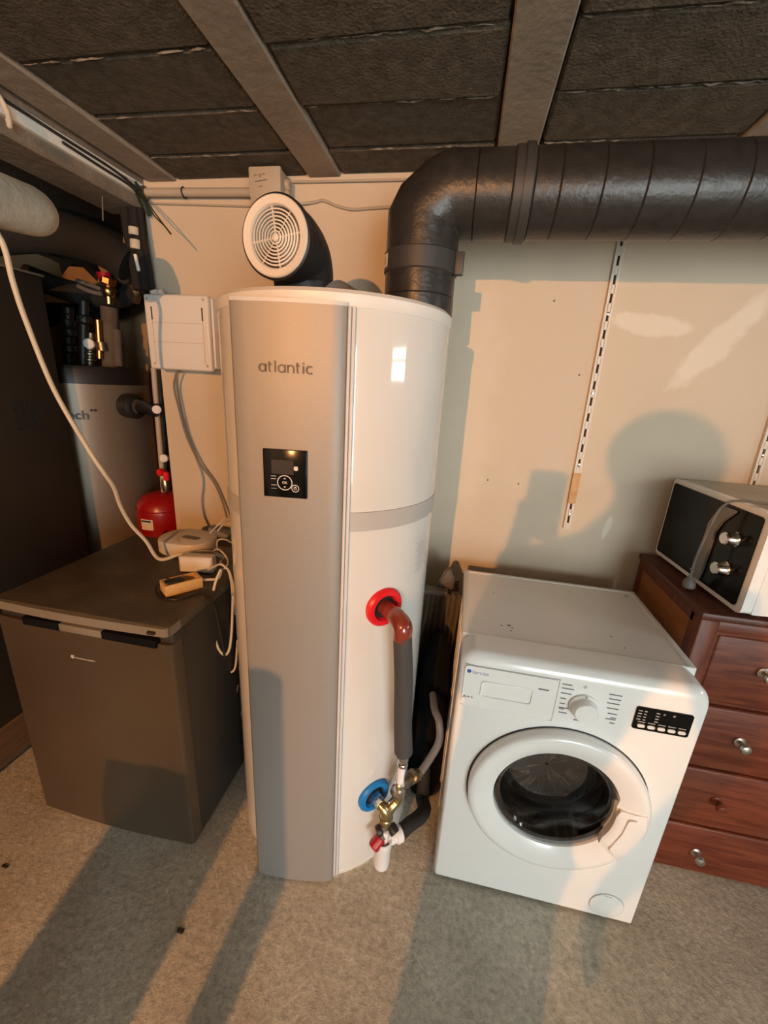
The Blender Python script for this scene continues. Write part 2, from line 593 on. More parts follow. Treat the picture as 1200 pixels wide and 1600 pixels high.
def thing(name, label, cat, loc, rz=0.0, group=None):
    o = bpy.data.objects.new(name, None)
    o.empty_display_size = 0.05
    COL.objects.link(o)
    o.location = loc
    o.rotation_euler = (0, 0, rz)
    WM[o.name] = Matrix.Translation(V(loc)) @ Matrix.Rotation(rz, 4, 'Z')
    return tag(o, label, cat, group)


def rebase(o, loc):
    """move a one-mesh thing's origin to loc without moving the mesh"""
    o.data.transform(Matrix.Translation(-V(loc)))
    o.location = loc
    return o


def struct(name, bm, m, smooth=0):
    o = obj(name, bm, m, smooth=smooth)
    o['kind'] = 'structure'
    return o


def text(name, s, size, mtx, m, parent=None, extr=0.0006, xscale=1.0, bold=0.0):
    c = bpy.data.curves.new(name, 'FONT')
    c.body = s
    c.size = size
    c.extrude = extr
    c.offset = bold
    c.align_x = 'CENTER'
    c.align_y = 'CENTER'
    c.resolution_u = 3
    tmp = bpy.data.objects.new(name + '_tmp', c)
    COL.objects.link(tmp)
    bpy.context.view_layer.update()
    me = bpy.data.meshes.new_from_object(tmp)
    COL.objects.unlink(tmp)
    bpy.data.objects.remove(tmp)
    bm = nb()
    bm.from_mesh(me)
    bpy.data.meshes.remove(me)
    T = mtx @ Matrix.Diagonal((xscale, 1, 1, 1))
    for v in bm.verts:
        v.co = T @ v.co
    return obj(name, bm, m, parent, smooth=0)


def facing_front(x, y, z):
    """text plane that faces -y at (x, y, z)"""
    return Matrix.Translation((x, y, z)) @ Matrix.Rotation(math.pi / 2, 4, 'X')


# ------------------------------------------------------------------ the setting
b = nb()
box(b, -3.4, XR + 0.2, YB - 0.6, 2.95, -0.15, 0.0)
struct('floor', b, 'floor')

b = nb()
box(b, XL, XR + 0.2, WY, WY + 0.2, 0, CZ + 0.08)
struct('wall_back', b, 'wall')

# right wall with the window opening
b = nb()
y0, y1, z0, z1 = WIN
box(b, XR, XR + 0.2, YB - 0.2, GAR[0], 0, CZ + 0.1)
box(b, XR, XR + 0.2, GAR[0], GAR[1], GAR[3], CZ + 0.1)
box(b, XR, XR + 0.2, GAR[1], y0, 0, CZ + 0.1)
box(b, XR, XR + 0.2, y1, WY + 0.2, 0, CZ + 0.1)
box(b, XR, XR + 0.2, y0, y1, 0, z0)
box(b, XR, XR + 0.2, y0, y1, z1, CZ + 0.1)
struct('wall_right', b, 'plainwall')
b = nb()
for q in ((y0, y0 + 0.04, z0, z1), (y1 - 0.04, y1, z0, z1)):
    box(b, XR + 0.05, XR + 0.10, q[0], q[1], q[2], q[3], 0.004)
for q in ((z0, z0 + 0.04), (z1 - 0.04, z1), ((z0 + z1) / 2 + 0.02, (z0 + z1) / 2 + 0.045)):
    box(b, XR + 0.055, XR + 0.095, y0, y1, q[0], q[1], 0.004)
win = struct('window_1', b, 'white')
b = nb()
for i in range(6):
    yy = y0 + 0.04 + (y1 - y0 - 0.08) * (i + 0.5) / 6
    cyl(b, (XR + 0.03, yy, z0), (XR + 0.03, yy, z1), 0.008, n=8)
o = obj('window_bars', b, 'black', win)

# wall behind the photographer
b = nb()
box(b, -1.5, REAR[0], YB - 0.2, YB, 0, CZ + 0.1)
box(b, REAR[1], XR + 0.2, YB - 0.2, YB, 0, CZ + 0.1)
box(b, REAR[0], REAR[1], YB - 0.2, YB, REAR[3], CZ + 0.1)
struct('wall_rear', b, 'plainwall')
# left wall of this room (stops short of the alcove), alcove walls
b = nb()
box(b, -1.5, -1.3, YB, -0.45, 0, CZ + 0.1)
struct('wall_left', b, 'plainwall')
b = nb()
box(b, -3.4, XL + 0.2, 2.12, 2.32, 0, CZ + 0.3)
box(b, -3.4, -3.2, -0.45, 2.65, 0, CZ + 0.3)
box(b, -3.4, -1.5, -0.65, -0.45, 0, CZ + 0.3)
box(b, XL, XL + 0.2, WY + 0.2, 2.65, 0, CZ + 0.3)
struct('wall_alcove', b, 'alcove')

# ceiling: slab, precast joists, rough hollow blocks between them
b = nb()
box(b, -1.30, XR + 0.2, YB - 0.2, WY + 0.2, CZ + 0.022, CZ + 0.25)
ceil = struct('ceiling', b, 'slab')
b = nb()
box(b, -3.4, -1.30, -0.65, 2.85, 2.13, CZ + 0.25)
struct('ceiling_alcove', b, 'darkslab')
joist_x = [-1.23 + 0.6195 * i for i in range(7)]
for jx in joist_x:
    b = nb()
    box(b, jx, jx + 0.113, YB, WY, CZ - 0.004, CZ + 0.03, 0.004, 1)
    o = obj('joist', b, 'joist', ceil, smooth=0)
rows = [1.45 - 0.207 * i for i in range(-1, 9)]
for ci, jx in enumerate(joist_x[:-1]):
    for ri, yy in enumerate(rows):
        ytop = min(yy + 0.2025, WY)
        b = nb()
        n = 12
        dz = random.uniform(-0.004, 0.004)
        # blocks have ragged arrises: corner cuts of varying depth
        vs = box(b, jx + 0.118, jx + 0.6195 - 0.005, yy + 0.004, ytop, CZ + 0.002 + dz, CZ + 0.06, 0.007, 1)
        for v in vs:
            if v.co.z < CZ + 0.02:
                v.co.x += random.uniform(-0.003, 0.003)
                v.co.y += random.uniform(-0.003, 0.003)
                v.co.z += random.uniform(-0.002, 0.002)
        obj('block', b, 'block', ceil, smooth=0)
# crumbly mortar squeezed out along the block joints
for ci, jx in enumerate(joist_x[:-1]):
    b = nb()
    for yy in rows[:-1]:
        x = jx + 0.125
        while x < jx + 0.58:
            ln = random.uniform(0.03, 0.13)
            if random.random() < 0.72:
                pts_, rad_ = [], []
                m_ = max(3, int(ln / 0.012))
                for q in range(m_):
                    pts_.append((min(x + ln * q / (m_ - 1), jx + 0.60), yy + 0.001 + random.uniform(-0.0022, 0.0022), CZ + random.uniform(0.0005, 0.0025)))
                    rad_.append(random.uniform(0.0008, 0.0034))
                rad_[0] = rad_[-1] = 0.0006
                tube(b, pts_, rad_, 5, smooth=False)
            x += ln + random.uniform(0.0, 0.03)
    o = obj('mortar_joint', b, 'mortar', ceil, smooth=0)
    o['kind'] = 'stuff'
b = nb()
box(b, -1.30, XR, YB, YB + 4.2 - 0.45, CZ + 0.0, CZ + 0.022)
obj('plain_soffit', b, 'block', ceil, smooth=0)
# lintel along the opening to the alcove
b = nb()
box(b, -1.42, -1.255, -0.45, WY + 0.02, 2.072, CZ + 0.3, 0.006, 1)
struct('trim_1', b, 'lintel')

# ------------------------------------------------------------------ WATER HEATER
HC = V((-0.356, 1.141, 0))
HR = 0.295


def hpt(deg, z, r=HR):
    """point on the heater shell; 0 deg faces the camera side (-y), positive turns to the right"""
    a = math.radians(deg)
    return V((HC.x + r * math.sin(a), HC.y - r * math.cos(a), z))


heater = thing('water_heater', 'tall white cylindrical water heater with a silver front panel and black control screen', 'water heater', (HC.x, HC.y, 0))
b = nb()
lathe(b, [(0.284, 0.024), (HR, 0.03), (HR, 1.172)], HC, n=96)
obj('lower_shell', b, 'heaterwhite', heater)
b = nb()
lathe(b, [(HR - 0.002, 1.172), (HR + 0.0025, 1.173), (HR + 0.0025, 1.219), (HR - 0.002, 1.220)], HC, n=96, cap0=False, cap1=False)
o = obj('middle_band', b, 'bandgrey', heater)
o['label'] = 'grey band around the middle'
b = nb()
lathe(b, [(HR + 0.001, 1.220), (HR + 0.001, 1.650)], HC, n=96)
obj('upper_shell', b, 'heaterwhite', heater)
b = nb()
lathe(b, [(HR + 0.002, 1.648), (HR + 0.004, 1.651), (HR + 0.004, 1.672), (HR - 0.004, 1.680), (0.2, 1.686), (0.02, 1.688)], HC, n=96)
obj('top_cover', b, 'whiteplastic', heater)
b = nb()
lathe(b, [(HR - 0.012, 0.0), (HR - 0.008, 0.0), (HR - 0.002, 0.022), (HR - 0.006, 0.026)], HC, n=64)
obj('base_ring', b, 'whiteplastic', heater)

# silver panel: shallow bow in plan, left return, rounded right return
PX0, PX1 = -0.484, -0.283
prof = [(PX0, 0.905), (PX0, 0.842), (PX0 + 0.004, 0.838)]
for i in range(9):
    t = i / 8
    x = PX0 + 0.012 + (PX1 - PX0 - 0.012) * t
    prof.append((x, 0.8355 - 0.005 * math.sin(math.pi * t)))
for i in range(1, 8):
    a = math.radians(90 * i / 8)
    prof.append((PX1 + 0.038 * math.sin(a), 0.8355 + 0.016 * (1 - math.cos(a))))
prof += [(-0.2445, 0.853), (-0.2445, 0.905)]
b = nb()
prism(b, prof, 0.006, 1.648)
o = obj('front_panel', b, 'silver', heater, smooth=25)
o['label'] = 'silver grey front panel'
b = nb()
prism(b, [(x * 1.0 + (0.0015 if i > 8 else -0.0015 if i < 3 else 0), y - 0.001) for i, (x, y) in enumerate(prof)], 1.648, 1.655)
panel = o
obj('panel_cap', b, 'greyplastic', heater, smooth=25)
b = nb()
for xa, xb, ya, yb in ((-0.2445, -0.2375, 0.8445, 0.890), (-0.2370, -0.2290, 0.849, 0.890)):
    box(b, xa, xb, ya, yb, 0.02, 1.650, 0.003)
o = obj('panel_edge_trim', b, 'greyplastic', heater)
o['label'] = 'pale grey edge strip right of the silver panel'
b = nb()
box(b, -0.490, -0.484, 0.862, 0.905, 0.02, 1.650, 0.002)
obj('panel_edge_trim', b, 'greyplastic', heater)
LH = 0.0175          # height of the small letters


def arc(cx, cz, r_, a0, a1, n_=14):
    return [(cx + r_ * math.cos(math.radians(a0 + (a1 - a0) * i / n_)), cz + r_ * math.sin(math.radians(a0 + (a1 - a0) * i / n_))) for i in range(n_ + 1)]


def stroke(bm, pts, w_, y_front, y_back):
    """flat ribbon of constant width along a 2-D line, with thickness in y"""
    L_, R_ = [], []
    for i, p in enumerate(pts):
        q0, q1 = pts[max(i - 1, 0)], pts[min(i + 1, len(pts) - 1)]
        dx, dz = q1[0] - q0[0], q1[1] - q0[1]
        l_ = math.hypot(dx, dz) or 1
        nx, nz = -dz / l_ * w_ / 2, dx / l_ * w_ / 2
        L_.append((p[0] + nx, p[1] + nz))
        R_.append((p[0] - nx, p[1] - nz))
    A = [(bm.verts.new((x, y_front, z)), bm.verts.new((x, y_back, z))) for x, z in L_]
    B = [(bm.verts.new((x, y_front, z)), bm.verts.new((x, y_back, z))) for x, z in R_]
    for i in range(len(pts) - 1):
        bm.faces.new((A[i][0], A[i + 1][0], B[i + 1][0], B[i][0]))
        bm.faces.new((A[i][0], A[i][1], A[i + 1][1], A[i + 1][0]))
        bm.faces.new((B[i][0], B[i + 1][0], B[i + 1][1], B[i][1]))


h_ = LH
glyph = {
    'a': (1.02, [arc(0.5, 0.5, 0.45, 0, 360, 24), [(0.95, 0.0), (0.95, 1.0)]]),
    't': (0.62, [[(0.18, 1.32), (0.18, 0.30)] + arc(0.42, 0.28, 0.24, 180, 265, 6), [(0.0, 0.95), (0.52, 0.95)]]),
    'l': (0.24, [[(0.12, 0.0), (0.12, 1.45)]]),
    'n': (0.90, [[(0.06, 0.0), (0.06, 1.0)], [(0.06, 0.45)] + arc(0.45, 0.55, 0.39, 165, 0, 12) + [(0.84, 0.0)]]),
    'i': (0.24, [[(0.12, 0.0), (0.12, 0.98)], [(0.12, 1.18), (0.12, 1.36)]]),
    'c': (0.86, [arc(0.5, 0.5, 0.45, 50, 310, 18)]),
}
gx = 0.0
total = sum(glyph[c][0] + 0.24 for c in 'atlantic') - 0.24
su = 0.112 / total
for c in 'atlantic':
    wd_, lines_ = glyph[c]
    b = nb()
    for ln_ in lines_:
        stroke(b, [(-0.4235 + (gx + x) * su, 1.517 + z * su) for x, z in ln_], 0.0030, 0.8292, 0.8330)
    obj('letter', b, 'lettergrey', panel, smooth=0)
    gx += wd_ + 0.24

FY = 0.8305
b = nb()
box(b, -0.4195, -0.3225, FY - 0.0045, FY + 0.01, 1.253, 1.360, 0.0015)
scr = obj('control_panel', b, 'blackgloss', heater)
scr['label'] = 'black control panel with screen and round buttons'
cy_ = FY - 0.0045
b = nb()
box(b, -0.401, -0.351, cy_ - 0.001, cy_, 1.306, 1.338, 0.0005, 1)
obj('display', b, 'display', scr)
b = nb()
prism(b, rrect(-0.3505, -0.3415, 1.316, 1.325, 0.0025), cy_ - 0.0012, cy_, 'y')
obj('mode_button', b, 'whiteprint', scr)
b = nb()
torus(b, (-0.3715, cy_, 1.287), (0, 1, 0), 0.0162, 0.0011, 36, 6)
obj('dial_ring', b, 'whiteprint', scr)
b = nb()
torus(b, (-0.3480, cy_, 1.2755), (0, 1, 0), 0.0078, 0.0009, 28, 6)
obj('power_ring', b, 'whiteprint', scr)
text('ok_mark', 'OK', 0.008, facing_front(-0.3715, cy_ - 0.0004, 1.287), 'whiteprint', scr, 0.0003)
b = nb()
for zz, sg in ((1.2965, 1), (1.2775, -1)):
    prism(b, [(-0.3745, zz - 0.0012 * sg), (-0.3685, zz - 0.0012 * sg), (-0.3715, zz + 0.0018 * sg)], cy_ - 0.0008, cy_, 'y')
torus(b, (-0.3480, cy_, 1.2755), (0, 1, 0), 0.003, 0.0006, 16, 4)
box(b, -0.3486, -0.3474, cy_ - 0.0008, cy_, 1.276, 1.280)
obj('arrow_marks', b, 'whiteprint', scr, smooth=0)
b = nb()
for zz in (1.294, 1.300):
    box(b, -0.402, -0.391, cy_ - 0.0006, cy_, zz, zz + 0.0012)
box(b, -0.402, -0.390, cy_ - 0.0006, cy_, 1.280, 1.2812)
box(b, -0.402, -0.390, cy_ - 0.0006, cy_, 1.2725, 1.2733)
obj('side_marks', b, 'whiteprint', scr, smooth=0)

# the panel and all it carries face a few degrees to the right
yaw = Matrix.Translation((-0.3675, 0.8305, 0)) @ Matrix.Rotation(math.radians(6.2), 4, 'Z') @ Matrix.Translation((0.3675, -0.8305, 0))
yaw_local = WM[heater.name].inverted() @ yaw @ WM[heater.name]


def turn(o_):
    o_.data.transform(yaw_local)
    for c_ in o_.children:
        turn(c_)


for o_ in heater.children:
    if o_.name.split('.')[0] in ('front_panel', 'panel_cap', 'panel_edge_trim', 'control_panel'):
        turn(o_)

# rating label on the right of the shell
b = nb()
gv = []
for i in range(7):
    a = 63.5 + (78 - 63.5) * i / 6
    gv.append((b.verts.new(hpt(a, 1.015, HR + 0.0007)), b.verts.new(hpt(a, 1.118, HR + 0.0007))))
for i in range(6):
    b.faces.new((gv[i][0], gv[i + 1][0], gv[i + 1][1], gv[i][1]))
lab = obj('rating_label', b, 'heaterwhite', heater)
b = nb()
for k in range(13):
    zz = 1.022 + k * 0.007
    a0 = 65 + (k % 3) * 1.2
    a1 = 72 + ((k * 5) % 4) * 1.4
    q = [(b.verts.new(hpt(a0 + (a1 - a0) * i / 4, zz, HR + 0.0014)), b.verts.new(hpt(a0 + (a1 - a0) * i / 4, zz + 0.0020, HR + 0.0014))) for i in range(5)]
    for i in range(4):
        b.faces.new((q[i][0], q[i + 1][0], q[i + 1][1], q[i][1]))
o = obj('label_print', b, 'labelgrey', lab, smooth=0)
o['kind'] = 'stuff'


def flange(deg, z, m, label):
    a = math.radians(deg)
    ax = V((math.sin(a), -math.cos(a), 0))
    bb = nb()
    p = hpt(deg, z, HR - 0.004)
    lathe(bb, [(0.053, 0.0), (0.053, 0.010), (0.048, 0.016), (0.036, 0.016), (0.030, 0.004)], p, ax, 40)
    oo = obj('flange', bb, m, heater)
    oo['label'] = label
    bb = nb()
    lathe(bb, [(0.031, 0.0), (0.031, 0.0065)], p, ax, 28)
    obj('flange_seal', bb, 'black', heater)
    return p, ax


pr, axr = flange(44.3, 0.957, 'red', 'bright red collar around the hot outlet')
pb, axb = flange(45.3, 0.303, 'blue', 'bright blue collar around the cold inlet')

# hot outlet pipe
hot = thing('hot_outlet_pipe', 'brown red elbow and dark grey foam sleeved pipe dropping from the red collar', 'pipe', pr + axr * 0.01)
el = pr + axr * 0.082
b = nb()
tube(b, [pr + axr * 0.008, pr + axr * 0.04, pr + axr * 0.062, el + V((0.004, -0.004, -0.012)), el + V((0.006, -0.006, -0.045))], [0.021, 0.0215, 0.0235, 0.0245, 0.023], 20)
o = obj('elbow', b, 'rustred', hot)
o['label'] = 'wet looking brown red elbow'
b = nb()
bot = V((-0.064, 0.905, 0.525))
top = el + V((0.006, -0.006, -0.032))
tube(b, [top, top * 0.66 + bot * 0.34 + V((0.002, 0, 0)), top * 0.33 + bot * 0.67 - V((0.001, 0, 0)), bot], [0.0235, 0.0245, 0.0245, 0.026], 20)
obj('foam_sleeve', b, 'greyfoam', hot)
b = nb()
cyl(b, bot, bot + V((0, 0, -0.02)), 0.019, n=6)
cyl(b, bot + V((0, 0, -0.02)), bot + V((0, 0, -0.038)), 0.016, 0.013, n=16)
lathe(b, [(0.0135, 0), (0.0155, 0.003), (0.0155, 0.009), (0.0135, 0.012)], bot + V((0, 0, -0.052)))
obj('compression_fitting', b, 'chrome', hot)
b = nb()
cyl(b, bot + V((0, 0, -0.05)), bot + V((-0.002, 0, -0.115)), 0.0105, n=16)
obj('white_pipe', b, 'pvc', hot)
low = bot + V((-0.002, 0, -0.113))
b = nb()
lathe(b, [(0.012, 0), (0.0155, -0.004), (0.0155, -0.012), (0.0125, -0.016), (0.0125, -0.026), (0.018, -0.028), (0.018, -0.044), (0.014, -0.048)], low)
obj('union_nut', b, 'steel', hot)

# cold inlet safety group
joint = V((-0.074, 0.925, 0.325))
grp = thing('safety_group', 'brass and chrome valve cluster with a red cap below the blue collar', 'valve', (-0.098, 0.905, 0.2))
b = nb()
p1 = pb + axb * 0.045
cyl(b, pb, p1, 0.0165, n=8)
lathe(b, [(0.021, 0.012), (0.021, 0.03)], pb, axb, 6)
obj('inlet_nipple', b, 'chrome', grp)
b = nb()
c0 = V((-0.100, 0.905, 0.272))
tube(b, [p1 - axb * 0.006, (p1 + c0) / 2 + V((0, 0, 0.006)), c0 + V((0, 0, 0.006)), c0 + V((0, 0.0, -0.035))], [0.015, 0.017, 0.019, 0.018], 16)
lathe(b, [(0.020, 0), (0.0225, 0.004), (0.0225, 0.016), (0.020, 0.02)], c0 + V((0, 0, -0.028)))
tube(b, [c0, c0 + V((0.014, 0.008, 0.026)), joint + V((0.002, 0, -0.01)), joint + V((0.012, 0.006, 0.03))], [0.016, 0.016, 0.0165, 0.014], 14)
obj('brass_body', b, 'brass', grp)
b = nb()
lathe(b, [(0.0165, 0), (0.019, 0.004), (0.019, 0.018), (0.0165, 0.022)], joint + V((-0.003, -0.002, 0.012)), (0.25, 0.2, 1))
obj('brass_nut', b, 'dullbrass', grp)
b = nb()
cyl(b, c0 + V((0, 0, -0.032)), c0 + V((-0.004, -0.012, -0.075)), 0.016, n=16)
tube(b, [c0 + V((0.004, 0.0, -0.04)), c0 + V((0.006, -0.006, -0.075)), c0 + V((0.004, -0.008, -0.10))], 0.011, 12)
obj('chrome_body', b, 'chrome', grp)
b = nb()
d = V((-0.8, -0.55, -0.15)).normalized()
kc = c0 + V((-0.006, -0.008, -0.052))
lathe(b, [(0.015, 0), (0.0165, 0.004), (0.0165, 0.016), (0.014, 0.02)], kc, d, 12)
lathe(b, [(0.013, 0), (0.015, 0.004), (0.015, 0.022), (0.013, 0.026)], c0 + V((0.016, 0.004, -0.045)), (0.6, -0.5, -0.3), 12)
obj('black_knob', b, 'black', grp)
b = nb()
d = V((-0.55, -0.6, -0.55)).normalized()
lathe(b, [(0.013, 0), (0.0175, 0.004), (0.0185, 0.030), (0.0165, 0.038), (0.010, 0.040)], c0 + V((-0.006, -0.014, -0.075)), d, 14)
o = obj('red_cap', b, 'darkred', grp)
o['label'] = 'dark red ribbed cap'
# small brass tap behind, where the grey hose starts
tapv = thing('stop_tap', 'small dull brass angled tap joining the grey hose to the valves', 'valve', (-0.03, 0.95, 0.37))
b = nb()
j0 = joint + V((0.008, 0.012, 0.032))
j1 = at(657, 1207, 1.0)
dd = (j1 - j0)
tube(b, [j0, j0 + dd * 0.5, j1], [0.0155, 0.014, 0.0135], 14, smooth=False)
for t in (0.15, 0.45, 0.75):
    lathe(b, [(0.014, -0.006), (0.0195, -0.004), (0.0195, 0.006), (0.014, 0.008)], j0 + dd * t, dd, 6)
obj('tap_body', b, 'dullbrass', tapv)
b = nb()
lathe(b, [(0.012, 0), (0.02, 0.003), (0.021, 0.016), (0.016, 0.02)], j0 + dd * 0.72, (-0.55, -0.55, 0.45), 14)
obj('tap_cap', b, 'dullbrass', tapv)
b = nb()
tube(b, [j1, at(672, 1185, 1.01), at(686, 1158, 1.02), at(686, 1128, 1.04), at(679, 1108, 1.08), at(676, 1085, 1.15)], 0.0115, 12)
o = rebase(obj('grey_hose', b, 'hose'), j1)
tag(o, 'grey flexible hose rising behind the valves beside the washing machine', 'hose')
# siphon
sx = V((-0.101, 0.893, 0))
siph = thing('drain_siphon', 'white plastic drain siphon cup below the red cap', 'siphon', (sx.x, sx.y, 0.06))
b = nb()
lathe(b, [(0.010, 0.072), (0.0225, 0.076), (0.0245, 0.085), (0.0255, 0.150), (0.027, 0.153), (0.027, 0.168), (0.028, 0.170), (0.028, 0.185), (0.0245, 0.187), (0.0235, 0.160)], sx, n=28, cap1=True)
obj('trap_cup', b, 'pvc', siph)
b = nb()
lathe(b, [(0.012, 0.158), (0.0115, 0.224)], sx + V((0.004, 0, 0)), n=16)
obj('tundish', b, 'pvc', siph)
b = nb()
ep = at(622, 1303, 0.925)
tube(b, [sx + V((0.012, 0.01, 0.172)), (sx + V((0, 0, 0.172)) + ep) / 2 + V((0.004, 0, 0.0)), ep], 0.0175, 16, smooth=False)
da = (ep - (sx + V((0, 0, 0.172)))).normalized()
lathe(b, [(0.0175, -0.012), (0.025, -0.010), (0.025, 0.008), (0.021, 0.012)], ep, da, 20)
obj('outlet_elbow', b, 'pvc', siph)
b = nb()
tube(b, [ep + da * 0.008, at(640, 1288, 0.97), at(655, 1277, 1.02), at(663, 1264, 1.08), at(660, 1245, 1.135), V((0.0, 1.165, 0.20))], [0.021, 0.022, 0.023, 0.024, 0.024, 0.020], 14)
o = rebase(obj('drain_hose', b, 'blackrubber'), ep)
tag(o, 'thick black drain hose running from the siphon to the wall', 'hose')

# ------------------------------------------------------------------ air vent elbow on the heater
vc = V((-0.442, 0.962, 1.796))
vdir = V((-0.10, -1.0, -0.02)).normalized()
vent = thing('air_inlet_elbow', 'black air inlet elbow with round cream grille standing on the heater', 'vent', (-0.44, 1.075, 1.686))
b = nb()
vb = V((-0.430, 1.09, 1.684))
path = [vb, vb + V((0, 0, 0.035)), vb + V((0, -0.006, 0.07)), vb + V((-0.002, -0.03, 0.10)), vc - vdir * 0.055 + V((0, 0, 0.0)), vc - vdir * 0.004]
tube(b, path, [0.070, 0.072, 0.075, 0.077, 0.078, 0.079], 36, k=5)
obj('elbow_body', b, 'ventblack', vent)
b = nb()
lathe(b, [(0.0815, -0.012), (0.083, -0.008), (0.083, 0.004), (0.080, 0.006)], vc, vdir, 48, cap1=False)
obj('elbow_lip', b, 'black', vent)
b = nb()
lathe(b, [(0.0785, -0.004), (0.0785, 0.008), (0.076, 0.011), (0.062, 0.009), (0.0585, 0.004), (0.0585, -0.004)], vc, vdir, 56, cap0=False, cap1=False)
rim = obj('grille', b, 'grille', vent)
rim['label'] = 'round cream grille with concentric rings'
for k in range(7):
    rr_ = 0.053 - k * 0.0068
    b = nb()
    lathe(b, [(rr_ + 0.0017, -0.003), (rr_ + 0.0017, 0.004), (rr_ - 0.0015, 0.005), (rr_ - 0.0015, -0.003)], vc, vdir, 44, cap0=False, cap1=False)
    obj('ring', b, 'grille', rim)
va, vb2 = frame_for(vdir)
for ang in (8, 98, 53):
    d = va * math.cos(math.radians(ang)) + vb2 * math.sin(math.radians(ang))
    b = nb()
    th = 0.0022 if ang != 53 else 0.0011
    cyl(b, vc - d * 0.059 + vdir * 0.0005, vc + d * 0.059 + vdir * 0.0005, th, n=6)
    obj('spoke', b, 'grille', rim)
b = nb()
lathe(b, [(0.008, -0.003), (0.008, 0.005), (0.005, 0.007)], vc, vdir, 20)
obj('hub', b, 'grille', rim)
b = nb()
cyl(b, vc - vdir * 0.03, vc - vdir * 0.028, 0.074, n=32)
obj('dark_backing', b, 'dark', vent)

# booklet lying curled on the top
bk = thing('manual', 'curled white paper manual lying on top of the heater', 'booklet', (-0.26, 0.98, 1.687))
cl_ = [at(508, 449, 0.905), at(516, 442, 0.900), at(524, 438, 0.897), at(533, 438, 0.897), at(543, 443, 0.902), at(556, 452, 0.91)]
for nm_, z_off, dy_ in (('cover_sheet', 0.0, 0.15), ('inner_sheet', -0.006, 0.14)):
    b = nb()
    rowsb = []
    for i, p in enumerate(catmull(cl_, 4)):
        q = V(p)
        q.z = max(1.6895, q.z + z_off)
        e_ = V((q.x + 0.02, q.y + dy_, max(1.6885, 1.6885 + (q.z - 1.6885) * 0.35)))
        rowsb.append((b.verts.new(q), b.verts.new(e_)))
    for i in range(len(rowsb) - 1):
        b.faces.new((rowsb[i][0], rowsb[i + 1][0], rowsb[i + 1][1], rowsb[i][1]))
    bmesh.ops.solidify(b, geom=b.faces[:], thickness=0.0012)
    obj(nm_, b, 'paper', bk)

# ------------------------------------------------------------------ exhaust duct
DX, DY, DZ, DR = -0.157, 1.235, 1.967, 0.0935
duct = thing('exhaust_duct', 'thick dark grey exhaust duct rising from the heater and running along the wall', 'duct', (DX, DY, 1.684))


def sec(p0, p1, r, name='duct_section', m='duct', n=40):
    bb = nb()
    d = (V(p1) - V(p0))
    L_ = d.length
    lathe(bb, [(r - 0.003, 0), (r, 0.003), (r, L_ - 0.003), (r - 0.003, L_)], p0, d, n)
    return obj(name, bb, m, duct)


sec((DX, DY, 1.684), (DX, DY, 1.735), DR + 0.001)
sec((DX, DY, 1.733), (DX, DY, 1.79), DR)
cl = sec((DX, DY, 1.787), (DX, DY, 1.838), DR + 0.004, 'clamp_band', 'ductstrap')
b = nb()
box(b, DX + DR - 0.002, DX + DR + 0.02, DY - 0.035, DY - 0.015, 1.785, 1.838, 0.002)
obj('clamp_lug', b, 'ductstrap', cl)
b = nb()
ca = math.radians(-62)
for (dz0, dz1, off, mm) in ((1.797, 1.828, 0.0047, 'paper'),):
    q = []
    for i in range(5):
        a = math.radians(-72 + 18 * i / 4)
        q.append((b.verts.new((DX + (DR + off) * math.sin(a), DY - (DR + off) * math.cos(a), dz0)), b.verts.new((DX + (DR + off) * math.sin(a), DY - (DR + off) * math.cos(a), dz1))))
    for i in range(4):
        b.faces.new((q[i][0], q[i + 1][0], q[i + 1][1], q[i][1]))
st = obj('sticker', b, 'paper', cl)
b = nb()
q = []
for i in range(5):
    a = math.radians(-69 + 9 * i / 4)
    q.append((b.verts.new((DX + (DR + 0.0054) * math.sin(a), DY - (DR + 0.0054) * math.cos(a), 1.803)), b.verts.new((DX + (DR + 0.0054) * math.sin(a), DY - (DR + 0.0054) * math.cos(a), 1.822))))
for i in range(4):
    b.faces.new((q[i][0], q[i + 1][0], q[i + 1][1], q[i][1]))
obj('sticker_print', b, 'bandgrey', cl)


def miter(pts, r, name, n=40):
    """pipe with sharp mitred bends"""
    bb = nb()
    pts = [V(p) for p in pts]
    rings = []
    side = V((0, 1, 0))
    for i, p in enumerate(pts):
        d0 = (pts[i] - pts[i - 1]).normalized() if i else (pts[1] - pts[0]).normalized()
        d1 = (pts[i + 1] - pts[i]).normalized() if i < len(pts) - 1 else d0
        t = (d0 + d1).normalized()
        inpl = t.cross(side).normalized()
        k = 1 / max(0.3, t.dot(d0))
        rings.append([bb.verts.new(p + side * (r * math.cos(2 * math.pi * j / n)) + inpl * (k * r * math.sin(2 * math.pi * j / n))) for j in range(n)])
    for i in range(len(rings) - 1):
        for j in range(n):
            jj = (j + 1) % n
            bb.faces.new((rings[i][j], rings[i][jj], rings[i + 1][jj], rings[i + 1][j]))
    bb.faces.new(rings[0][::-1])
    bb.faces.new(rings[-1])
    return obj(name, bb, 'duct', duct, smooth=30)


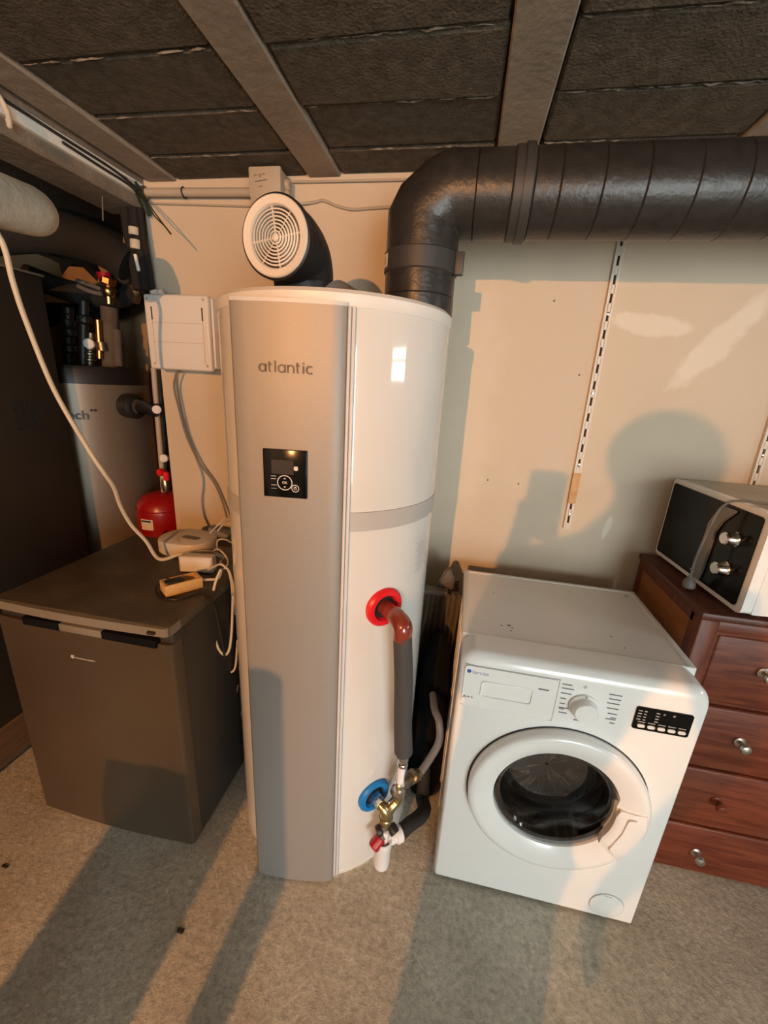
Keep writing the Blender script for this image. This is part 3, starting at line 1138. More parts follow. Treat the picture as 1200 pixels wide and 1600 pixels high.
miter([(DX, DY, 1.838), (DX, DY, 1.908), (DX + 0.010, DY, 1.927), (DX + 0.048, DY, 1.958), (DX + 0.070, DY, DZ), (DX + 0.125, DY, DZ)], DR + 0.0008, 'elbow_section')
cuts = [DX + 0.125, 0.052, 0.098, 0.155, 0.245, 0.335, 0.435, 0.530, 0.625, 0.74, 0.86, 0.98, 1.1]
for i in range(len(cuts) - 1):
    a_, b_ = cuts[i], cuts[i + 1]
    if abs(a_ - 0.052) < 1e-6:
        sec((a_, DY, DZ), (b_, DY, DZ), DR + 0.004, 'collar_band', 'ductstrap')
    else:
        sec((a_ + 0.0005, DY, DZ), (b_ + 0.0015, DY, DZ - 0.0004 * (i % 2)), DR + 0.0006 * (i % 2))
sec((1.1, DY, DZ), (XR, DY, DZ), DR)
b = nb()
tilt = 0.05
cyl(b, (0.075, DY, DZ + 0.0), (0.095, DY, DZ), DR + 0.008, n=40)
obj('strap_ring', b, 'ductstrap', duct)
# ------------------------------------------------------------------ WASHING MACHINE (built about its own front, bottom, centre)
wm = thing('washing_machine', 'white front loading washing machine with a round dark glass door', 'washing machine', (0.3625, 0.945, 0))


def wobj(name, bm, m, parent=None, **k):
    return obj(name, bm, m, parent or wm, local=True, **k)


DC = V((0.0, -0.0, 0.432))     # door centre
b = nb()
for q in ((-0.296, -0.286, 0.04, 0.52, 0.012, 0.812), (0.286, 0.296, 0.04, 0.52, 0.012, 0.812), (-0.29, 0.29, 0.505, 0.52, 0.012, 0.812), (-0.29, 0.29, 0.04, 0.52, 0.012, 0.025), (-0.29, 0.29, 0.04, 0.52, 0.795, 0.812)):
    box(b, *q, 0.003, 1)
cab = wobj('cabinet', b, 'white')
for s in (-1, 1):
    for yy in (0.10, 0.20, 0.30, 0.40):
        b = nb()
        box(b, s * 0.2955 - 0.004, s * 0.2955 + 0.004, yy, yy + 0.03, 0.04, 0.79, 0.003, 1)
        wobj('side_rib', b, 'white', cab)
# fascia: one moulded piece, generously rounded at the top and at the two upper corners, with a round hole for the door
N = 72


def fascia_loop(t):
    """t = 0 flat front ... 1 full outline; quarter-ellipse rounding"""
    k = 1 - math.sin(t * math.pi / 2)
    ix, iz, yy = 0.012 * k, 0.034 * k, 0.026 * (1 - math.cos(t * math.pi / 2))
    x1_, z1_, r_ = 0.300 - ix, 0.850 - iz, 0.042
    pts_ = [(-x1_, 0.012)]
    for i in range(1, 8):
        pts_.append((-x1_ + 2 * x1_ * i / 8, 0.012))
    pts_.append((x1_, 0.012))
    for i in range(1, 10):
        pts_.append((x1_, 0.012 + (z1_ - r_ - 0.012) * i / 10))
    for i in range(9):
        a = math.radians(90 * i / 8)
        pts_.append((x1_ - r_ + r_ * math.cos(a), z1_ - r_ + r_ * math.sin(a)))
    for i in range(1, 8):
        pts_.append((x1_ - r_ - 2 * (x1_ - r_) * i / 8, z1_))
    for i in range(9):
        a = math.radians(90 + 90 * i / 8)
        pts_.append((-x1_ + r_ + r_ * math.cos(a), z1_ - r_ + r_ * math.sin(a)))
    for i in range(1, 10):
        pts_.append((-x1_, z1_ - r_ - (z1_ - r_ - 0.012) * i / 10))
    return [(x, yy, z) for x, z in pts_]


b = nb()
loops = [[b.verts.new(p) for p in fascia_loop(t)] for t in (0, 0.2, 0.4, 0.6, 0.8, 1.0)]
loops.append([b.verts.new((p[0], 0.094, p[2])) for p in fascia_loop(1.0)])
nl = len(loops[0])
for k in range(len(loops) - 1):
    for i in range(nl):
        j = (i + 1) % nl
        b.faces.new((loops[k][i], loops[k][j], loops[k + 1][j], loops[k + 1][i]))
hv = [b.verts.new((DC.x + 0.205 * math.cos(2 * math.pi * i / N), 0.0, DC.z + 0.205 * math.sin(2 * math.pi * i / N))) for i in range(N)]
he = [b.edges.new((hv[i], hv[(i + 1) % N])) for i in range(N)]
oe = [b.edges.get((loops[0][i], loops[0][(i + 1) % nl])) for i in range(nl)]
bmesh.ops.triangle_fill(b, use_beauty=True, use_dissolve=False, edges=oe + he)
ext3 = bmesh.ops.extrude_edge_only(b, edges=he)
for e in ext3['geom']:
    if isinstance(e, bmesh.types.BMVert):
        e.co.y += 0.05
front = wobj('front_panel', b, 'white', smooth=40)
b = nb()
for q in ((-0.300, -0.282, 0.092, 0.521), (0.282, 0.300, 0.092, 0.521), (-0.285, 0.285, 0.505, 0.521), (-0.285, 0.285, 0.092, 0.099)):
    box(b, q[0], q[1], q[2], q[3], 0.812, 0.8505, 0.003)
topf = wobj('top_frame', b, 'whiteplastic')
b = nb()
box(b, -0.283, 0.283, 0.0985, 0.506, 0.82, 0.8480)
wobj('top_sheet', b, 'washtop', topf)
b = nb()
for (x, y, s_) in ((-0.17, 0.165, 0.006), (-0.16, 0.155, 0.004), (-0.19, 0.16, 0.004), (-0.165, 0.14, 0.003), (0.12, 0.19, 0.003), (-0.20, 0.36, 0.003), (0.14, 0.14, 0.003), (0.255, 0.475, 0.005)):
    box(b, x, x + s_ * 1.6, y, y + s_, 0.8479, 0.8484)
o = wobj('dirt_specks', b, 'darkprint', topf)
o['kind'] = 'stuff'

# control strip
b = nb()
oo_ = [b.verts.new((x, -0.0035, z)) for x, z in rrect(-0.287, -0.052, 0.688, 0.814, 0.010, 4)]
P1 = rrect(-0.238, -0.110, 0.725, 0.771, 0.009, 4)
ii_ = [b.verts.new((x, -0.0035, z)) for x, z in P1]
eo = [b.edges.new((oo_[i], oo_[(i + 1) % len(oo_)])) for i in range(len(oo_))]
ei = [b.edges.new((ii_[i], ii_[(i + 1) % len(ii_)])) for i in range(len(ii_))]
bmesh.ops.triangle_fill(b, use_beauty=True, use_dissolve=False, edges=eo + ei)
back_ = [b.verts.new((v.co.x, 0.02, v.co.z)) for v in oo_]
for i in range(len(oo_)):
    j = (i + 1) % len(oo_)
    b.faces.new((oo_[i], oo_[j], back_[j], back_[i]))
bowl_ = [b.verts.new((x * 0.96 - 0.174 * 0.04, 0.022 if z > 0.748 else 0.006, z * 0.86 + 0.748 * 0.14)) for x, z in P1]
for i in range(len(ii_)):
    j = (i + 1) % len(ii_)
    b.faces.new((ii_[i], ii_[j], bowl_[j], bowl_[i]))
b.faces.new(bowl_)
drw = wobj('detergent_drawer', b, 'white')
b = nb()
for q in ((-0.288, -0.0485, 0.8148, 0.8162), (-0.0505, -0.0490, 0.690, 0.8162), (-0.288, -0.049, 0.6858, 0.6872)):
    box(b, q[0], q[1], -0.0012, 0.002, q[2], q[3])
wobj('drawer_gap', b, 'bandgrey', drw)
# raised lip over the recessed grip
b = nb()
tube(b, [(-0.240, -0.004, 0.730), (-0.240, -0.0045, 0.768), (-0.234, -0.0045, 0.774), (-0.112, -0.0045, 0.774), (-0.107, -0.004, 0.766)], 0.0016, 6, smooth=False)
wobj('grip_frame', b, 'white', drw)
text('logo', 'larusa', 0.016, WM[wm.name] @ facing_front(-0.246, -0.0038, 0.7965), 'paleprint', drw, 0.0003, 1.15)
b = nb()
cyl(b, (-0.276, -0.0036, 0.798), (-0.276, -0.0042, 0.798), 0.0055, n=16)
wobj('logo_dot', b, 'blueprint', drw)
text('energy_mark', 'A++', 0.0135, WM[wm.name] @ facing_front(-0.270, -0.0038, 0.716), 'darkprint', drw, 0.0003, 1.2)
b = nb()
box(b, -0.098, -0.072, -0.0041, -0.0035, 0.778, 0.7815)
wobj('model_print', b, 'darkprint', drw)
# programme knob
KC = V((0.018, 0, 0.748))
b = nb()
lathe(b, [(0.036, 0.0), (0.036, 0.006), (0.031, 0.010), (0.029, 0.026), (0.026, 0.030), (0.010, 0.0305)], KC, (0, -1, 0), 40)
kn = wobj('program_knob', b, 'white')
b = nb()
box(b, KC.x - 0.0015, KC.x + 0.0015, -0.012, -0.0065, KC.z + 0.0305, KC.z + 0.036)
wobj('knob_pointer', b, 'bandgrey', kn)
b = nb()
lz = [0.803, 0.791, 0.776, 0.760, 0.744, 0.731, 0.727, 0.716]
ll = [0.024, 0.03, 0.025, 0.014, 0.013, 0.026, 0.012, 0.020]
for i, (z, l) in enumerate(zip(lz, ll)):
    x = -0.043 + 0.0008 * i
    box(b, x, x + l, -0.0007, 0.0004, z, z + 0.0026)
rz_ = [0.796, 0.783, 0.770, 0.755, 0.739, 0.727, 0.722, 0.711]
rl_ = [0.030, 0.027, 0.030, 0.027, 0.022, 0.013, 0.024, 0.012]
for z, l in zip(rz_, rl_):
    box(b, 0.100 - l, 0.100, -0.0007, 0.0004, z, z + 0.0026)
box(b, 0.002, 0.021, -0.0007, 0.0004, 0.7005, 0.7035)
torus(b, (0.012, -0.0005, 0.806), (0, 1, 0), 0.0032, 0.0006, 14, 4)
obj_ = wobj('program_print', b, 'darkprint', front, smooth=0)
obj_['kind'] = 'stuff'
# display
b = nb()
prism(b, rrect(0.139, 0.268, 0.711, 0.778, 0.006), -0.003, 0.004, 'y')
dsp = wobj('display_panel', b, 'blackgloss')
dsp['label'] = 'small black display strip with five white buttons'
for i in range(5):
    b = nb()
    x = 0.158 + 0.0233 * i
    prism(b, rrect(x - 0.0088, x + 0.0088, 0.719, 0.7285, 0.0045), -0.0055, -0.003, 'y')
    wobj('button', b, 'whiteplastic', dsp)
b = nb()
for r_ in range(4):
    for x, l in ((0.144, 0.009), (0.158, 0.006), (0.185, 0.008)):
        box(b, x, x + l, -0.0036, -0.003, 0.766 - r_ * 0.0085, 0.7685 - r_ * 0.0085)
for i in range(5):
    x = 0.149 + 0.0233 * i
    box(b, x, x + 0.017, -0.0036, -0.003, 0.7335, 0.7355)
torus(b, (0.225, -0.0034, 0.767), (0, 1, 0), 0.002, 0.001, 12, 4)
torus(b, (0.203, -0.0034, 0.767), (0, 1, 0), 0.0017, 0.0008, 12, 4)
wobj('display_print', b, 'bandgrey', dsp, smooth=0)
# door
b = nb()
lathe(b, [(0.2400, 0.0), (0.2400, 0.0012), (0.2362, 0.0012), (0.2362, 0.0)], DC + V((0, 0.0, 0)), (0, -1, 0), 72, cap0=False, cap1=False)
wobj('door_gap_ring', b, 'rubber')  # dark ring painting the shadow gap around the door
door = bpy.data.objects.new('door', None)
COL.objects.link(door)
door.parent = wm
door.location = DC
WM[door.name] = WM[wm.name] @ Matrix.Translation(DC)


def dobj(name, bm, m, **k):
    oo = obj(name, bm, m, door, local=True, **k)
    return oo


# door ring with a bite taken out of its inner edge on the right for the grip
b = nb()
n = 96
ring_prof = [(0.236, 0.0), (0.2365, -0.022), (0.2335, -0.030), (0.227, -0.034), (0.214, -0.0345), (0.186, -0.025), (0.166, -0.015), (0.161, 0.004)]
rings = []
for i in range(n):
    a = 2 * math.pi * i / n
    deg = math.degrees(a)
    if deg > 180:
        deg -= 360
    row = []
    for k, (r_, y_) in enumerate(ring_prof):
        rr2 = r_
        # grip block bulges inwards between about -33 and +20 degrees
        t = max(0.0, 1 - abs((deg + 6) / 25.0))
        t = min(1.0, t * 3.0)
        if k >= 5:
            rr2 = r_ - 0.010 * t
        yy = y_
        row.append(b.verts.new((rr2 * math.cos(a), yy, rr2 * math.sin(a))))
    rings.append(row)
for i in range(n):
    j = (i + 1) % n
    for k in range(len(ring_prof) - 1):
        b.faces.new((rings[i][k], rings[j][k], rings[j][k + 1], rings[i][k + 1]))
dobj('door_ring', b, 'white', smooth=45)
# grip: a flat tapering plate over the ring on the right with a hollow on its inner side


def polar(r_, deg, y):
    a = math.radians(deg)
    return (r_ * math.cos(a), y, r_ * math.sin(a))


b = nb()
cols = []
for i in range(17):
    deg = -37 + 47 * i / 16
    e = min(1.0, min(i, 16 - i) / 2.5)
    inn = 0.152 + 0.010 * (1 - e)
    lift = 0.006 * (1 - e)
    cols.append([b.verts.new(polar(0.2345, deg, -0.010)), b.verts.new(polar(0.2325, deg, -0.026)), b.verts.new(polar(0.222, deg, -0.0425 + lift)),
                 b.verts.new(polar(inn + 0.034, deg, -0.0415 + lift)), b.verts.new(polar(inn + 0.018, deg, -0.036 + lift)), b.verts.new(polar(inn + 0.006, deg, -0.034 + lift)), b.verts.new(polar(inn, deg, -0.028)), b.verts.new(polar(inn + 0.002, deg, -0.008))])
for i in range(16):
    for k in range(7):
        b.faces.new((cols[i][k], cols[i + 1][k], cols[i + 1][k + 1], cols[i][k + 1]))
b.faces.new(cols[0])
b.faces.new(cols[-1][::-1])
grip = dobj('door_handle', b, 'white', smooth=40)
b = nb()
tube(b, [polar(0.198, 6.0, -0.0412), polar(0.181, 5.0, -0.0405), polar(0.1765, 0, -0.0395), polar(0.1755, -12, -0.0392), polar(0.1765, -26, -0.0395), polar(0.181, -32, -0.0405), polar(0.198, -34, -0.0412)], 0.0020, 8)
dobj('handle_lip', b, 'whiteplastic', smooth=40)
# glass bowl pushed into the drum
b = nb()
lathe(b, [(0.161, 0.012), (0.158, 0.004), (0.150, 0.002), (0.142, -0.010), (0.128, -0.075), (0.112, -0.095), (0.06, -0.105), (0.005, -0.107)], (0, 0, 0), (0, -1, 0), 56, cap0=False, cap1=False)
bmesh.ops.solidify(b, geom=b.faces[:], thickness=0.003)
dobj('door_glass', b, 'glass')
b = nb()
torus(b, (0, 0.002, 0), (0, 1, 0), 0.161, 0.005, 56, 8)
dobj('glass_seal', b, 'rubber')
# drum and gasket inside
b = nb()
lathe(b, [(0.203, -0.01), (0.200, -0.03), (0.172, -0.045), (0.168, -0.06), (0.178, -0.075), (0.170, -0.09), (0.168, -0.11)], DC, (0, -1, 0), 56, cap0=False, cap1=False)
gk = wobj('door_gasket', b, 'rubber')
b = nb()
lathe(b, [(0.170, -0.10), (0.24, -0.12), (0.24, -0.42), (0.22, -0.43), (0.01, -0.43)], DC, (0, -1, 0), 56, cap0=False)
drum = wobj('drum', b, 'drum', smooth=40)
b = nb()
for row in range(9):
    for k in range(26):
        a = 2 * math.pi * (k + 0.5 * (row % 2)) / 26
        p = DC + V((0.2385 * math.cos(a), 0.15 + row * 0.028, 0.2385 * math.sin(a)))
        q = DC + V((0.2365 * math.cos(a), 0.15 + row * 0.028, 0.2365 * math.sin(a)))
        cyl(b, p, q, 0.004, n=6)
o = wobj('drum_holes', b, 'dark', drum, smooth=0)
o['kind'] = 'stuff'
# filter flap, kick edge, feet
b = nb()
lathe(b, [(0.047, 0.0), (0.047, 0.003), (0.044, 0.004), (0.003, 0.004)], V((0.212, 0, 0.062)), (0, -1, 0), 40, cap0=False)
fl_ = wobj('filter_cover', b, 'white')
b = nb()
torus(b, (0.212, -0.0005, 0.062), (0, 1, 0), 0.0478, 0.0009, 40, 5)
box(b, 0.198, 0.218, -0.0048, -0.0035, 0.1035, 0.1055)
wobj('cover_gap', b, 'bandgrey', fl_)
for sx_ in (-0.25, 0.25):
    for sy_ in (0.06, 0.47):
        b = nb()
        cyl(b, (sx_, sy_, 0.0), (sx_, sy_, 0.016), 0.02, n=14)
        wobj('foot', b, 'black')

# ------------------------------------------------------------------ CHEST OF DRAWERS
CX0, CX1, CY0, CY1, CHZ = 0.705, 1.60, 1.150, 1.585, 0.957
chest = thing('chest_of_drawers', 'dark mahogany chest of drawers beside the washing machine', 'chest of drawers', ((CX0 + CX1) / 2, (CY0 + CY1) / 2, 0))
b = nb()
box(b, CX0 + 0.02, CX1 - 0.02, CY0 + 0.02, CY1, 0.0, CHZ - 0.03)
obj('carcass', b, 'mahogv', chest)
b = nb()
box(b, CX0 - 0.004, CX1 + 0.004, CY0 - 0.004, CY1, CHZ - 0.022, CHZ, 0.005)
obj('top', b, 'mahogtop', chest)
for s, xx in ((0, CX0 + 0.004), (1, CX1 - 0.024)):
    b = nb()
    box(b, xx + 0.004, xx + 0.018, CY0 + 0.050, CY1 - 0.03, 0.05, CHZ - 0.05, 0.002, 1)
    o = obj('side_panel', b, 'orangewood', chest)
    o['label'] = 'orange brown side panel'
    b = nb()
    for q in ((CY0 + 0.031, CY0 + 0.060, 0.0, CHZ - 0.022), (CY1 - 0.035, CY1, 0.0, CHZ - 0.022)):
        box(b, xx, xx + 0.022, q[0], q[1], q[2], q[3], 0.003, 1)
    box(b, xx, xx + 0.022, CY0 + 0.04, CY1 - 0.03, CHZ - 0.055, CHZ - 0.022, 0.003, 1)
    box(b, xx, xx + 0.022, CY0 + 0.04, CY1 - 0.03, 0.0, 0.06, 0.003, 1)
    obj('side_frame', b, 'mahogv', chest)
b = nb()
box(b, CX0, CX0 + 0.05, CY0, CY0 + 0.03, 0, CHZ - 0.022, 0.005)
obj('corner_post', b, 'mahogv', chest)
b = nb()
box(b, CX1 - 0.05, CX1, CY0, CY0 + 0.03, 0, CHZ - 0.022, 0.005)
obj('corner_post', b, 'mahogv', chest)
b = nb()
box(b, CX0 + 0.045, CX1 - 0.045, CY0 + 0.003, CY0 + 0.03, CHZ - 0.058, CHZ - 0.022, 0.004)
obj('top_rail', b, 'mahog', chest)
zs = [(0.672, 0.893), (0.443, 0.664), (0.214, 0.435), (0.012, 0.206)]
for di, (za, zb) in enumerate(zs):
    b = nb()
    xa, xb = (CX0 + 0.058, CX1 - 0.058) if di == 0 else (CX0 + 0.030, CX1 - 0.030)
    rec = 0.006 if di == 0 else -0.006
    box(b, xa, xb, CY0 + rec, CY0 + 0.03, za, zb, 0.007, 3)
    dr_ = obj('drawer', b, 'mahog', chest)
    zk = {0: 0.794, 1: 0.560, 2: 0.328, 3: 0.100}[di]
    for xk in (0.900, 1.405):
        b = nb()
        yk = CY0 + rec
        lathe(b, [(0.0165, 0.0), (0.0165, 0.003), (0.012, 0.006), (0.006, 0.008), (0.006, 0.016), (0.013, 0.020), (0.0155, 0.027), (0.013, 0.034), (0.004, 0.037)], (xk, yk, zk), (0, -1, 0), 20)
        kk = obj('knob', b, 'mahog' if di == 2 else 'steel', dr_)
        kk['label'] = 'dark wooden knob' if di == 2 else 'metal knob'
b = nb()
box(b, CX0 + 0.03, CX1 - 0.03, CY0 + 0.010, CY0 + 0.025, 0.0, CHZ - 0.05)
obj('drawer_dividers', b, 'mahog', chest)

# ------------------------------------------------------------------ MICROWAVE (own axes: front faces local -y, turned to face left)
mwo = V((0.765, 1.358, CHZ))
mw = thing('microwave', 'white microwave with black door facing left on top of the dark chest of drawers', 'microwave', mwo, math.radians(-90 + 4.5))
MWW, MWD, MWH = 0.44, 0.34, 0.292
# local: x from -.22 (far end, by the wall) ... after turning -90 deg: local x+ -> world -y


def mobj(name, bm, m, parent=None, **k):
    return obj(name, bm, m, parent or mw, local=True, **k)


b = nb()
box(b, -MWW / 2, MWW / 2, 0.028, MWD, 0.012, MWH - 0.002, 0.006)
mobj('case', b, 'white')
b = nb()
box(b, -MWW / 2 + 0.01, MWW / 2 - 0.01, 0.032, MWD - 0.008, MWH - 0.004, MWH - 0.0005, 0.001, 1)
mobj('dusty_top', b, 'mwtop')
b = nb()
prism(b, rrect(-MWW / 2, MWW / 2, 0.012, MWH, 0.016), 0.0, 0.027, 'y')
fr = mobj('front_frame', b, 'white', smooth=25)
b = nb()
prism(b, rrect(-MWW / 2 + 0.010, MWW / 2 - 0.022, 0.026, MWH - 0.014, 0.010), -0.003, 0.004, 'y')
mobj('glass_front', b, 'blackgloss')
b = nb()
prism(b, [(0.012, 0.028), (0.046, 0.028), (0.052, 0.060), (0.052, 0.195), (0.066, 0.225), (0.105, 0.262), (0.105, 0.270), (0.064, 0.270), (0.030, 0.236), (0.016, 0.205)], -0.011, -0.003, 'y')
bmesh.ops.bevel(b, geom=[e for e in b.edges if e.calc_length() > 0.02], offset=0.002, segments=1, affect='EDGES')
hb = mobj('door_handle', b, 'handlegrey', smooth=25)
hb['label'] = 'grey angled door handle bar'
for z_ in (0.195, 0.105):
    b = nb()
    lathe(b, [(0.022, 0), (0.022, 0.004), (0.019, 0.008), (0.018, 0.030), (0.015, 0.033)], V((0.130, -0.003, z_)), (0, -1, 0), 24)
    kk = mobj('dial_knob', b, 'chrome')
b = nb()
box(b, -0.01, 0.02, -0.0036, -0.003, 0.040, 0.045)
mobj('front_print', b, 'bandgrey')
for sx_ in (-0.18, 0.18):
    for sy_ in (0.05, 0.29):
        b = nb()
        cyl(b, (sx_, sy_, 0), (sx_, sy_, 0.014), 0.012, n=10)
        mobj('foot', b, 'black')
# mains lead with plug, draped over the front
lead = thing('microwave_lead', 'grey mains lead and plug draped over the front of the microwave', 'cable', at(1066, 905, 1.28))
b = nb()
tube(b, [V((1.10, 1.19, CHZ + MWH + 0.006)), V((0.98, 1.20, CHZ + MWH + 0.008)), V((0.86, 1.235, CHZ + MWH + 0.006)), V((0.765, 1.255, CHZ + MWH + 0.005)), V((0.735, 1.265, CHZ + MWH - 0.02)), V((0.728, 1.275, 1.17)), V((0.722, 1.285, 1.07)), V((0.725, 1.29, 1.0))], 0.0035, 8)
obj('cord', b, 'greycable', lead)
b = nb()
pc = V((0.727, 1.29, 0.982))
lathe(b, [(0.005, 0.022), (0.012, 0.012), (0.017, 0.0), (0.017, -0.012), (0.014, -0.0165)], pc, (0, 0.15, 1), 14)
obj('plug', b, 'greycable', lead)
b = nb()
for dx in (-0.008, 0.008):
    cyl(b, pc + V((0, dx, -0.014)), pc + V((0, dx, -0.0235)), 0.002, n=8)
obj('pins', b, 'chrome', lead)

# ------------------------------------------------------------------ FRIDGE
FX0, FX1, FY0, FY1 = -1.290, -0.715, 0.832, 1.385
fr_ = thing('fridge', 'low dark graphite fridge with a scuffed brown worktop standing left of the heater', 'fridge', ((FX0 + FX1) / 2, (FY0 + FY1) / 2, 0))
b = nb()
box(b, FX0 + 0.006, FX1 - 0.006, FY0 + 0.055, FY1, 0.015, 0.815, 0.004)
obj('cabinet', b, 'fridgeside', fr_)
b = nb()
# door: bowed front with a rounded right edge
pts = [(FX0, FY0 + 0.05)]
for i in range(13):
    t = i / 12
    x = FX0 + 0.002 + (FX1 - FX0 - 0.012) * t
    pts.append((x, FY0 + 0.006 - 0.010 * math.sin(math.pi * t)))
for i in range(1, 7):
    a = math.radians(90 * i / 6)
    pts.append((FX1 - 0.010 + 0.010 * math.sin(a), FY0 + 0.006 + 0.012 * (1 - math.cos(a))))
pts += [(FX1, FY0 + 0.05)]
prism(b, pts, 0.030, 0.792)
fd = obj('door', b, 'graphite', fr_, smooth=25)
b = nb()
prism(b, [(x, y + 0.012) for x, y in pts], 0.792, 0.818)
obj('door_top_recess', b, 'fridgeside', fd, smooth=25)
for xa, xb in ((-1.19, -1.065), (-0.925, -0.755)):  # near-black blocks painting the shade inside recessed grips
    b = nb()
    box(b, xa, xb, FY0 - 0.0045, FY0 + 0.03, 0.782, 0.807, 0.002)
    obj('grip_slot_shade', b, 'bag', fd)
b = nb()
box(b, -1.064, -0.926, FY0 - 0.006, FY0 + 0.03, 0.784, 0.808, 0.004)
obj('grip_bar', b, 'fridgetrim', fd)
b = nb()
prism(b, [(FX0 - 0.002, FY0 + 0.05), (FX0 - 0.004, FY0 + 0.004), (FX0 + 0.004, FY0 - 0.003)] + [(FX0 + 0.01 + (FX1 - FX0 - 0.03) * i / 8, FY0 - 0.003 - 0.008 * math.sin(math.pi * i / 8)) for i in range(9)] + [(FX1 - 0.008, FY0 - 0.001), (FX1 + 0.001, FY0 + 0.010), (FX1 + 0.002, FY0 + 0.03), (FX1 + 0.002, FY0 + 0.05), (FX0, FY0 + 0.05)], 0.822, 0.848)
tr = obj('worktop_trim', b, 'fridgetrim', fr_, smooth=25)
b = nb()
box(b, FX0, FX1 + 0.0005, FY0 + 0.004, FY1, 0.8185, 0.850, 0.004)
obj('worktop', b, 'fridgetop', fr_)
b = nb()
box(b, -0.772, -0.750, FY0 - 0.012, FY0 + 0.01, 0.830, 0.838, 0.001, 1)
obj('latch_slot', b, 'dark', tr)
b = nb()
box(b, -1.028, -0.962, FY0 - 0.0055, FY0 - 0.002, 0.700, 0.7025)
cyl(b, (-1.036, FY0 - 0.0055, 0.703), (-1.036, FY0 - 0.002, 0.703), 0.006, n=12)
obj('badge', b, 'bandgrey', fd)
for sx_ in (FX0 + 0.04, FX1 - 0.04):
    for sy_ in (FY0 + 0.08, FY1 - 0.05):
        b = nb()
        cyl(b, (sx_, sy_, 0), (sx_, sy_, 0.02), 0.018, n=12)
        obj('foot', b, 'black', fr_)
b = nb()
box(b, FX0 + 0.01, FX1 - 0.01, FY0 + 0.02, FY0 + 0.05, 0.002, 0.03, 0.003)
obj('kick_strip', b, 'fridgetrim', fr_)

# router on the fridge
rc_ = atz(294, 846, 0.885)
FT = 0.850
rt = thing('router', 'off white oval router with a grey status window on the fridge', 'router', (rc_.x, rc_.y, FT))
b = nb()
ax_, ay_ = 0.105, 0.085
Npt = 40
prof2 = [(0.94, 0.0), (1.0, 0.006), (1.0, 0.045), (0.97, 0.052), (0.90, 0.055)]
rows2 = []
for s_, h in prof2:
    rows2.append([b.verts.new((rc_.x + s_ * ax_ * math.copysign(abs(math.cos(t)) ** 0.85, math.cos(t)), rc_.y + s_ * ay_ * math.copysign(abs(math.sin(t)) ** 0.85, math.sin(t)), FT + 0.002 + h)) for t in [2 * math.pi * i / Npt for i in range(Npt)]])
for k in range(len(rows2) - 1):
    for i in range(Npt):
        j = (i + 1) % Npt
        b.faces.new((rows2[k][i], rows2[k][j], rows2[k + 1][j], rows2[k + 1][i]))
b.faces.new(rows2[0][::-1])
b.faces.new(rows2[-1])
obj('shell', b, 'routerwhite', rt)
b = nb()
mt = Matrix.Translation((rc_.x + 0.022, rc_.y - 0.01, FT + 0.0572)) @ Matrix.Rotation(math.radians(-4), 4, 'Z')
prism(b, rrect(-0.036, 0.036, -0.014, 0.014, 0.010), 0, 0.0012)
for v in b.verts:
    v.co = mt @ v.co
obj('status_window', b, 'lettergrey', rt)
b = nb()
tube(b, [V((rc_.x - 0.005, rc_.y + 0.07, FT + 0.0572)), V((rc_.x - 0.03, rc_.y - 0.01, FT + 0.0572)), V((rc_.x + 0.02, rc_.y - 0.07, FT + 0.0572))], 0.0009, 6)
obj('shell_seam', b, 'bandgrey', rt)
# white adapter box in front
ac = atz(308, 893, 0.852)
ad = thing('adapter_box', 'small white adapter box propped in front of the router', 'adapter', (ac.x, ac.y, FT + 0.002))
b = nb()
mt = Matrix.Translation((ac.x, ac.y + 0.01, FT + 0.002)) @ Matrix.Rotation(math.radians(12), 4, 'Z')
box(b, -0.058, 0.056, -0.02, 0.02, 0.0, 0.058, 0.006, 3, mt)
obj('case', b, 'routerwhite', ad)
b = nb()
box(b, -0.050, 0.048, -0.0205, -0.0195, 0.006, 0.050, 0.0, 1, mt)
obj('front_plate', b, 'whiteplastic', ad)
# power socket with plug
pc0 = V((-0.814, 1.021, 0.85))
ps = thing('power_socket', 'pale wooden cased power socket with a black plug in it', 'socket', (pc0.x, pc0.y, FT + 0.001))
mt = Matrix.Translation((pc0.x, pc0.y + 0.008, FT + 0.001)) @ Matrix.Rotation(math.radians(53), 4, 'Z')
b = nb()
W_, D_, Hh = 0.055, 0.029, 0.038
box(b, -W_, W_, -D_, -D_ + 0.008, 0.002, Hh, 0.002, 2, mt)
box(b, -W_, W_, D_ - 0.008, D_, 0.002, Hh, 0.002, 2, mt)
box(b, -W_, -W_ + 0.010, -D_ + 0.006, D_ - 0.006, 0.002, Hh, 0.002, 2, mt)
box(b, W_ - 0.010, W_, -D_ + 0.006, D_ - 0.006, 0.002, Hh, 0.002, 2, mt)
box(b, -W_ + 0.004, W_ - 0.004, -D_ + 0.004, D_ - 0.004, 0.0, 0.014, 0.001, 1, mt)
obj('wooden_case', b, 'bamboo', ps)
b = nb()
for x in (0.020, 0.034):
    cyl(b, mt @ V((x, 0, 0.0138)), mt @ V((x, 0, 0.0145)), 0.0028, n=10)
obj('socket_holes', b, 'dark', ps)
bp_ = thing('black_plug', 'black plug and lead inserted in the wooden cased socket', 'plug', mt @ V((-0.018, 0, 0.015)))
b = nb()
box(b, -0.048, 0.008, -0.016, 0.016, 0.0150, 0.043, 0.008, 3, mt)
obj('plug_body', b, 'black', bp_)
b = nb()
tube(b, [mt @ V((-0.040, 0, 0.034)), atz(262, 904, 0.886), atz(250, 910, 0.876), atz(244, 922, 0.860), atz(252, 933, 0.8545), atz(272, 937, 0.8545), atz(295, 932, 0.8545), atz(318, 925, 0.8545), V((FX1 + 0.012, 1.0, 0.848)), V((FX1 + 0.018, 1.02, 0.80)), V((FX1 + 0.02, 1.05, 0.6))], 0.0042, 8)
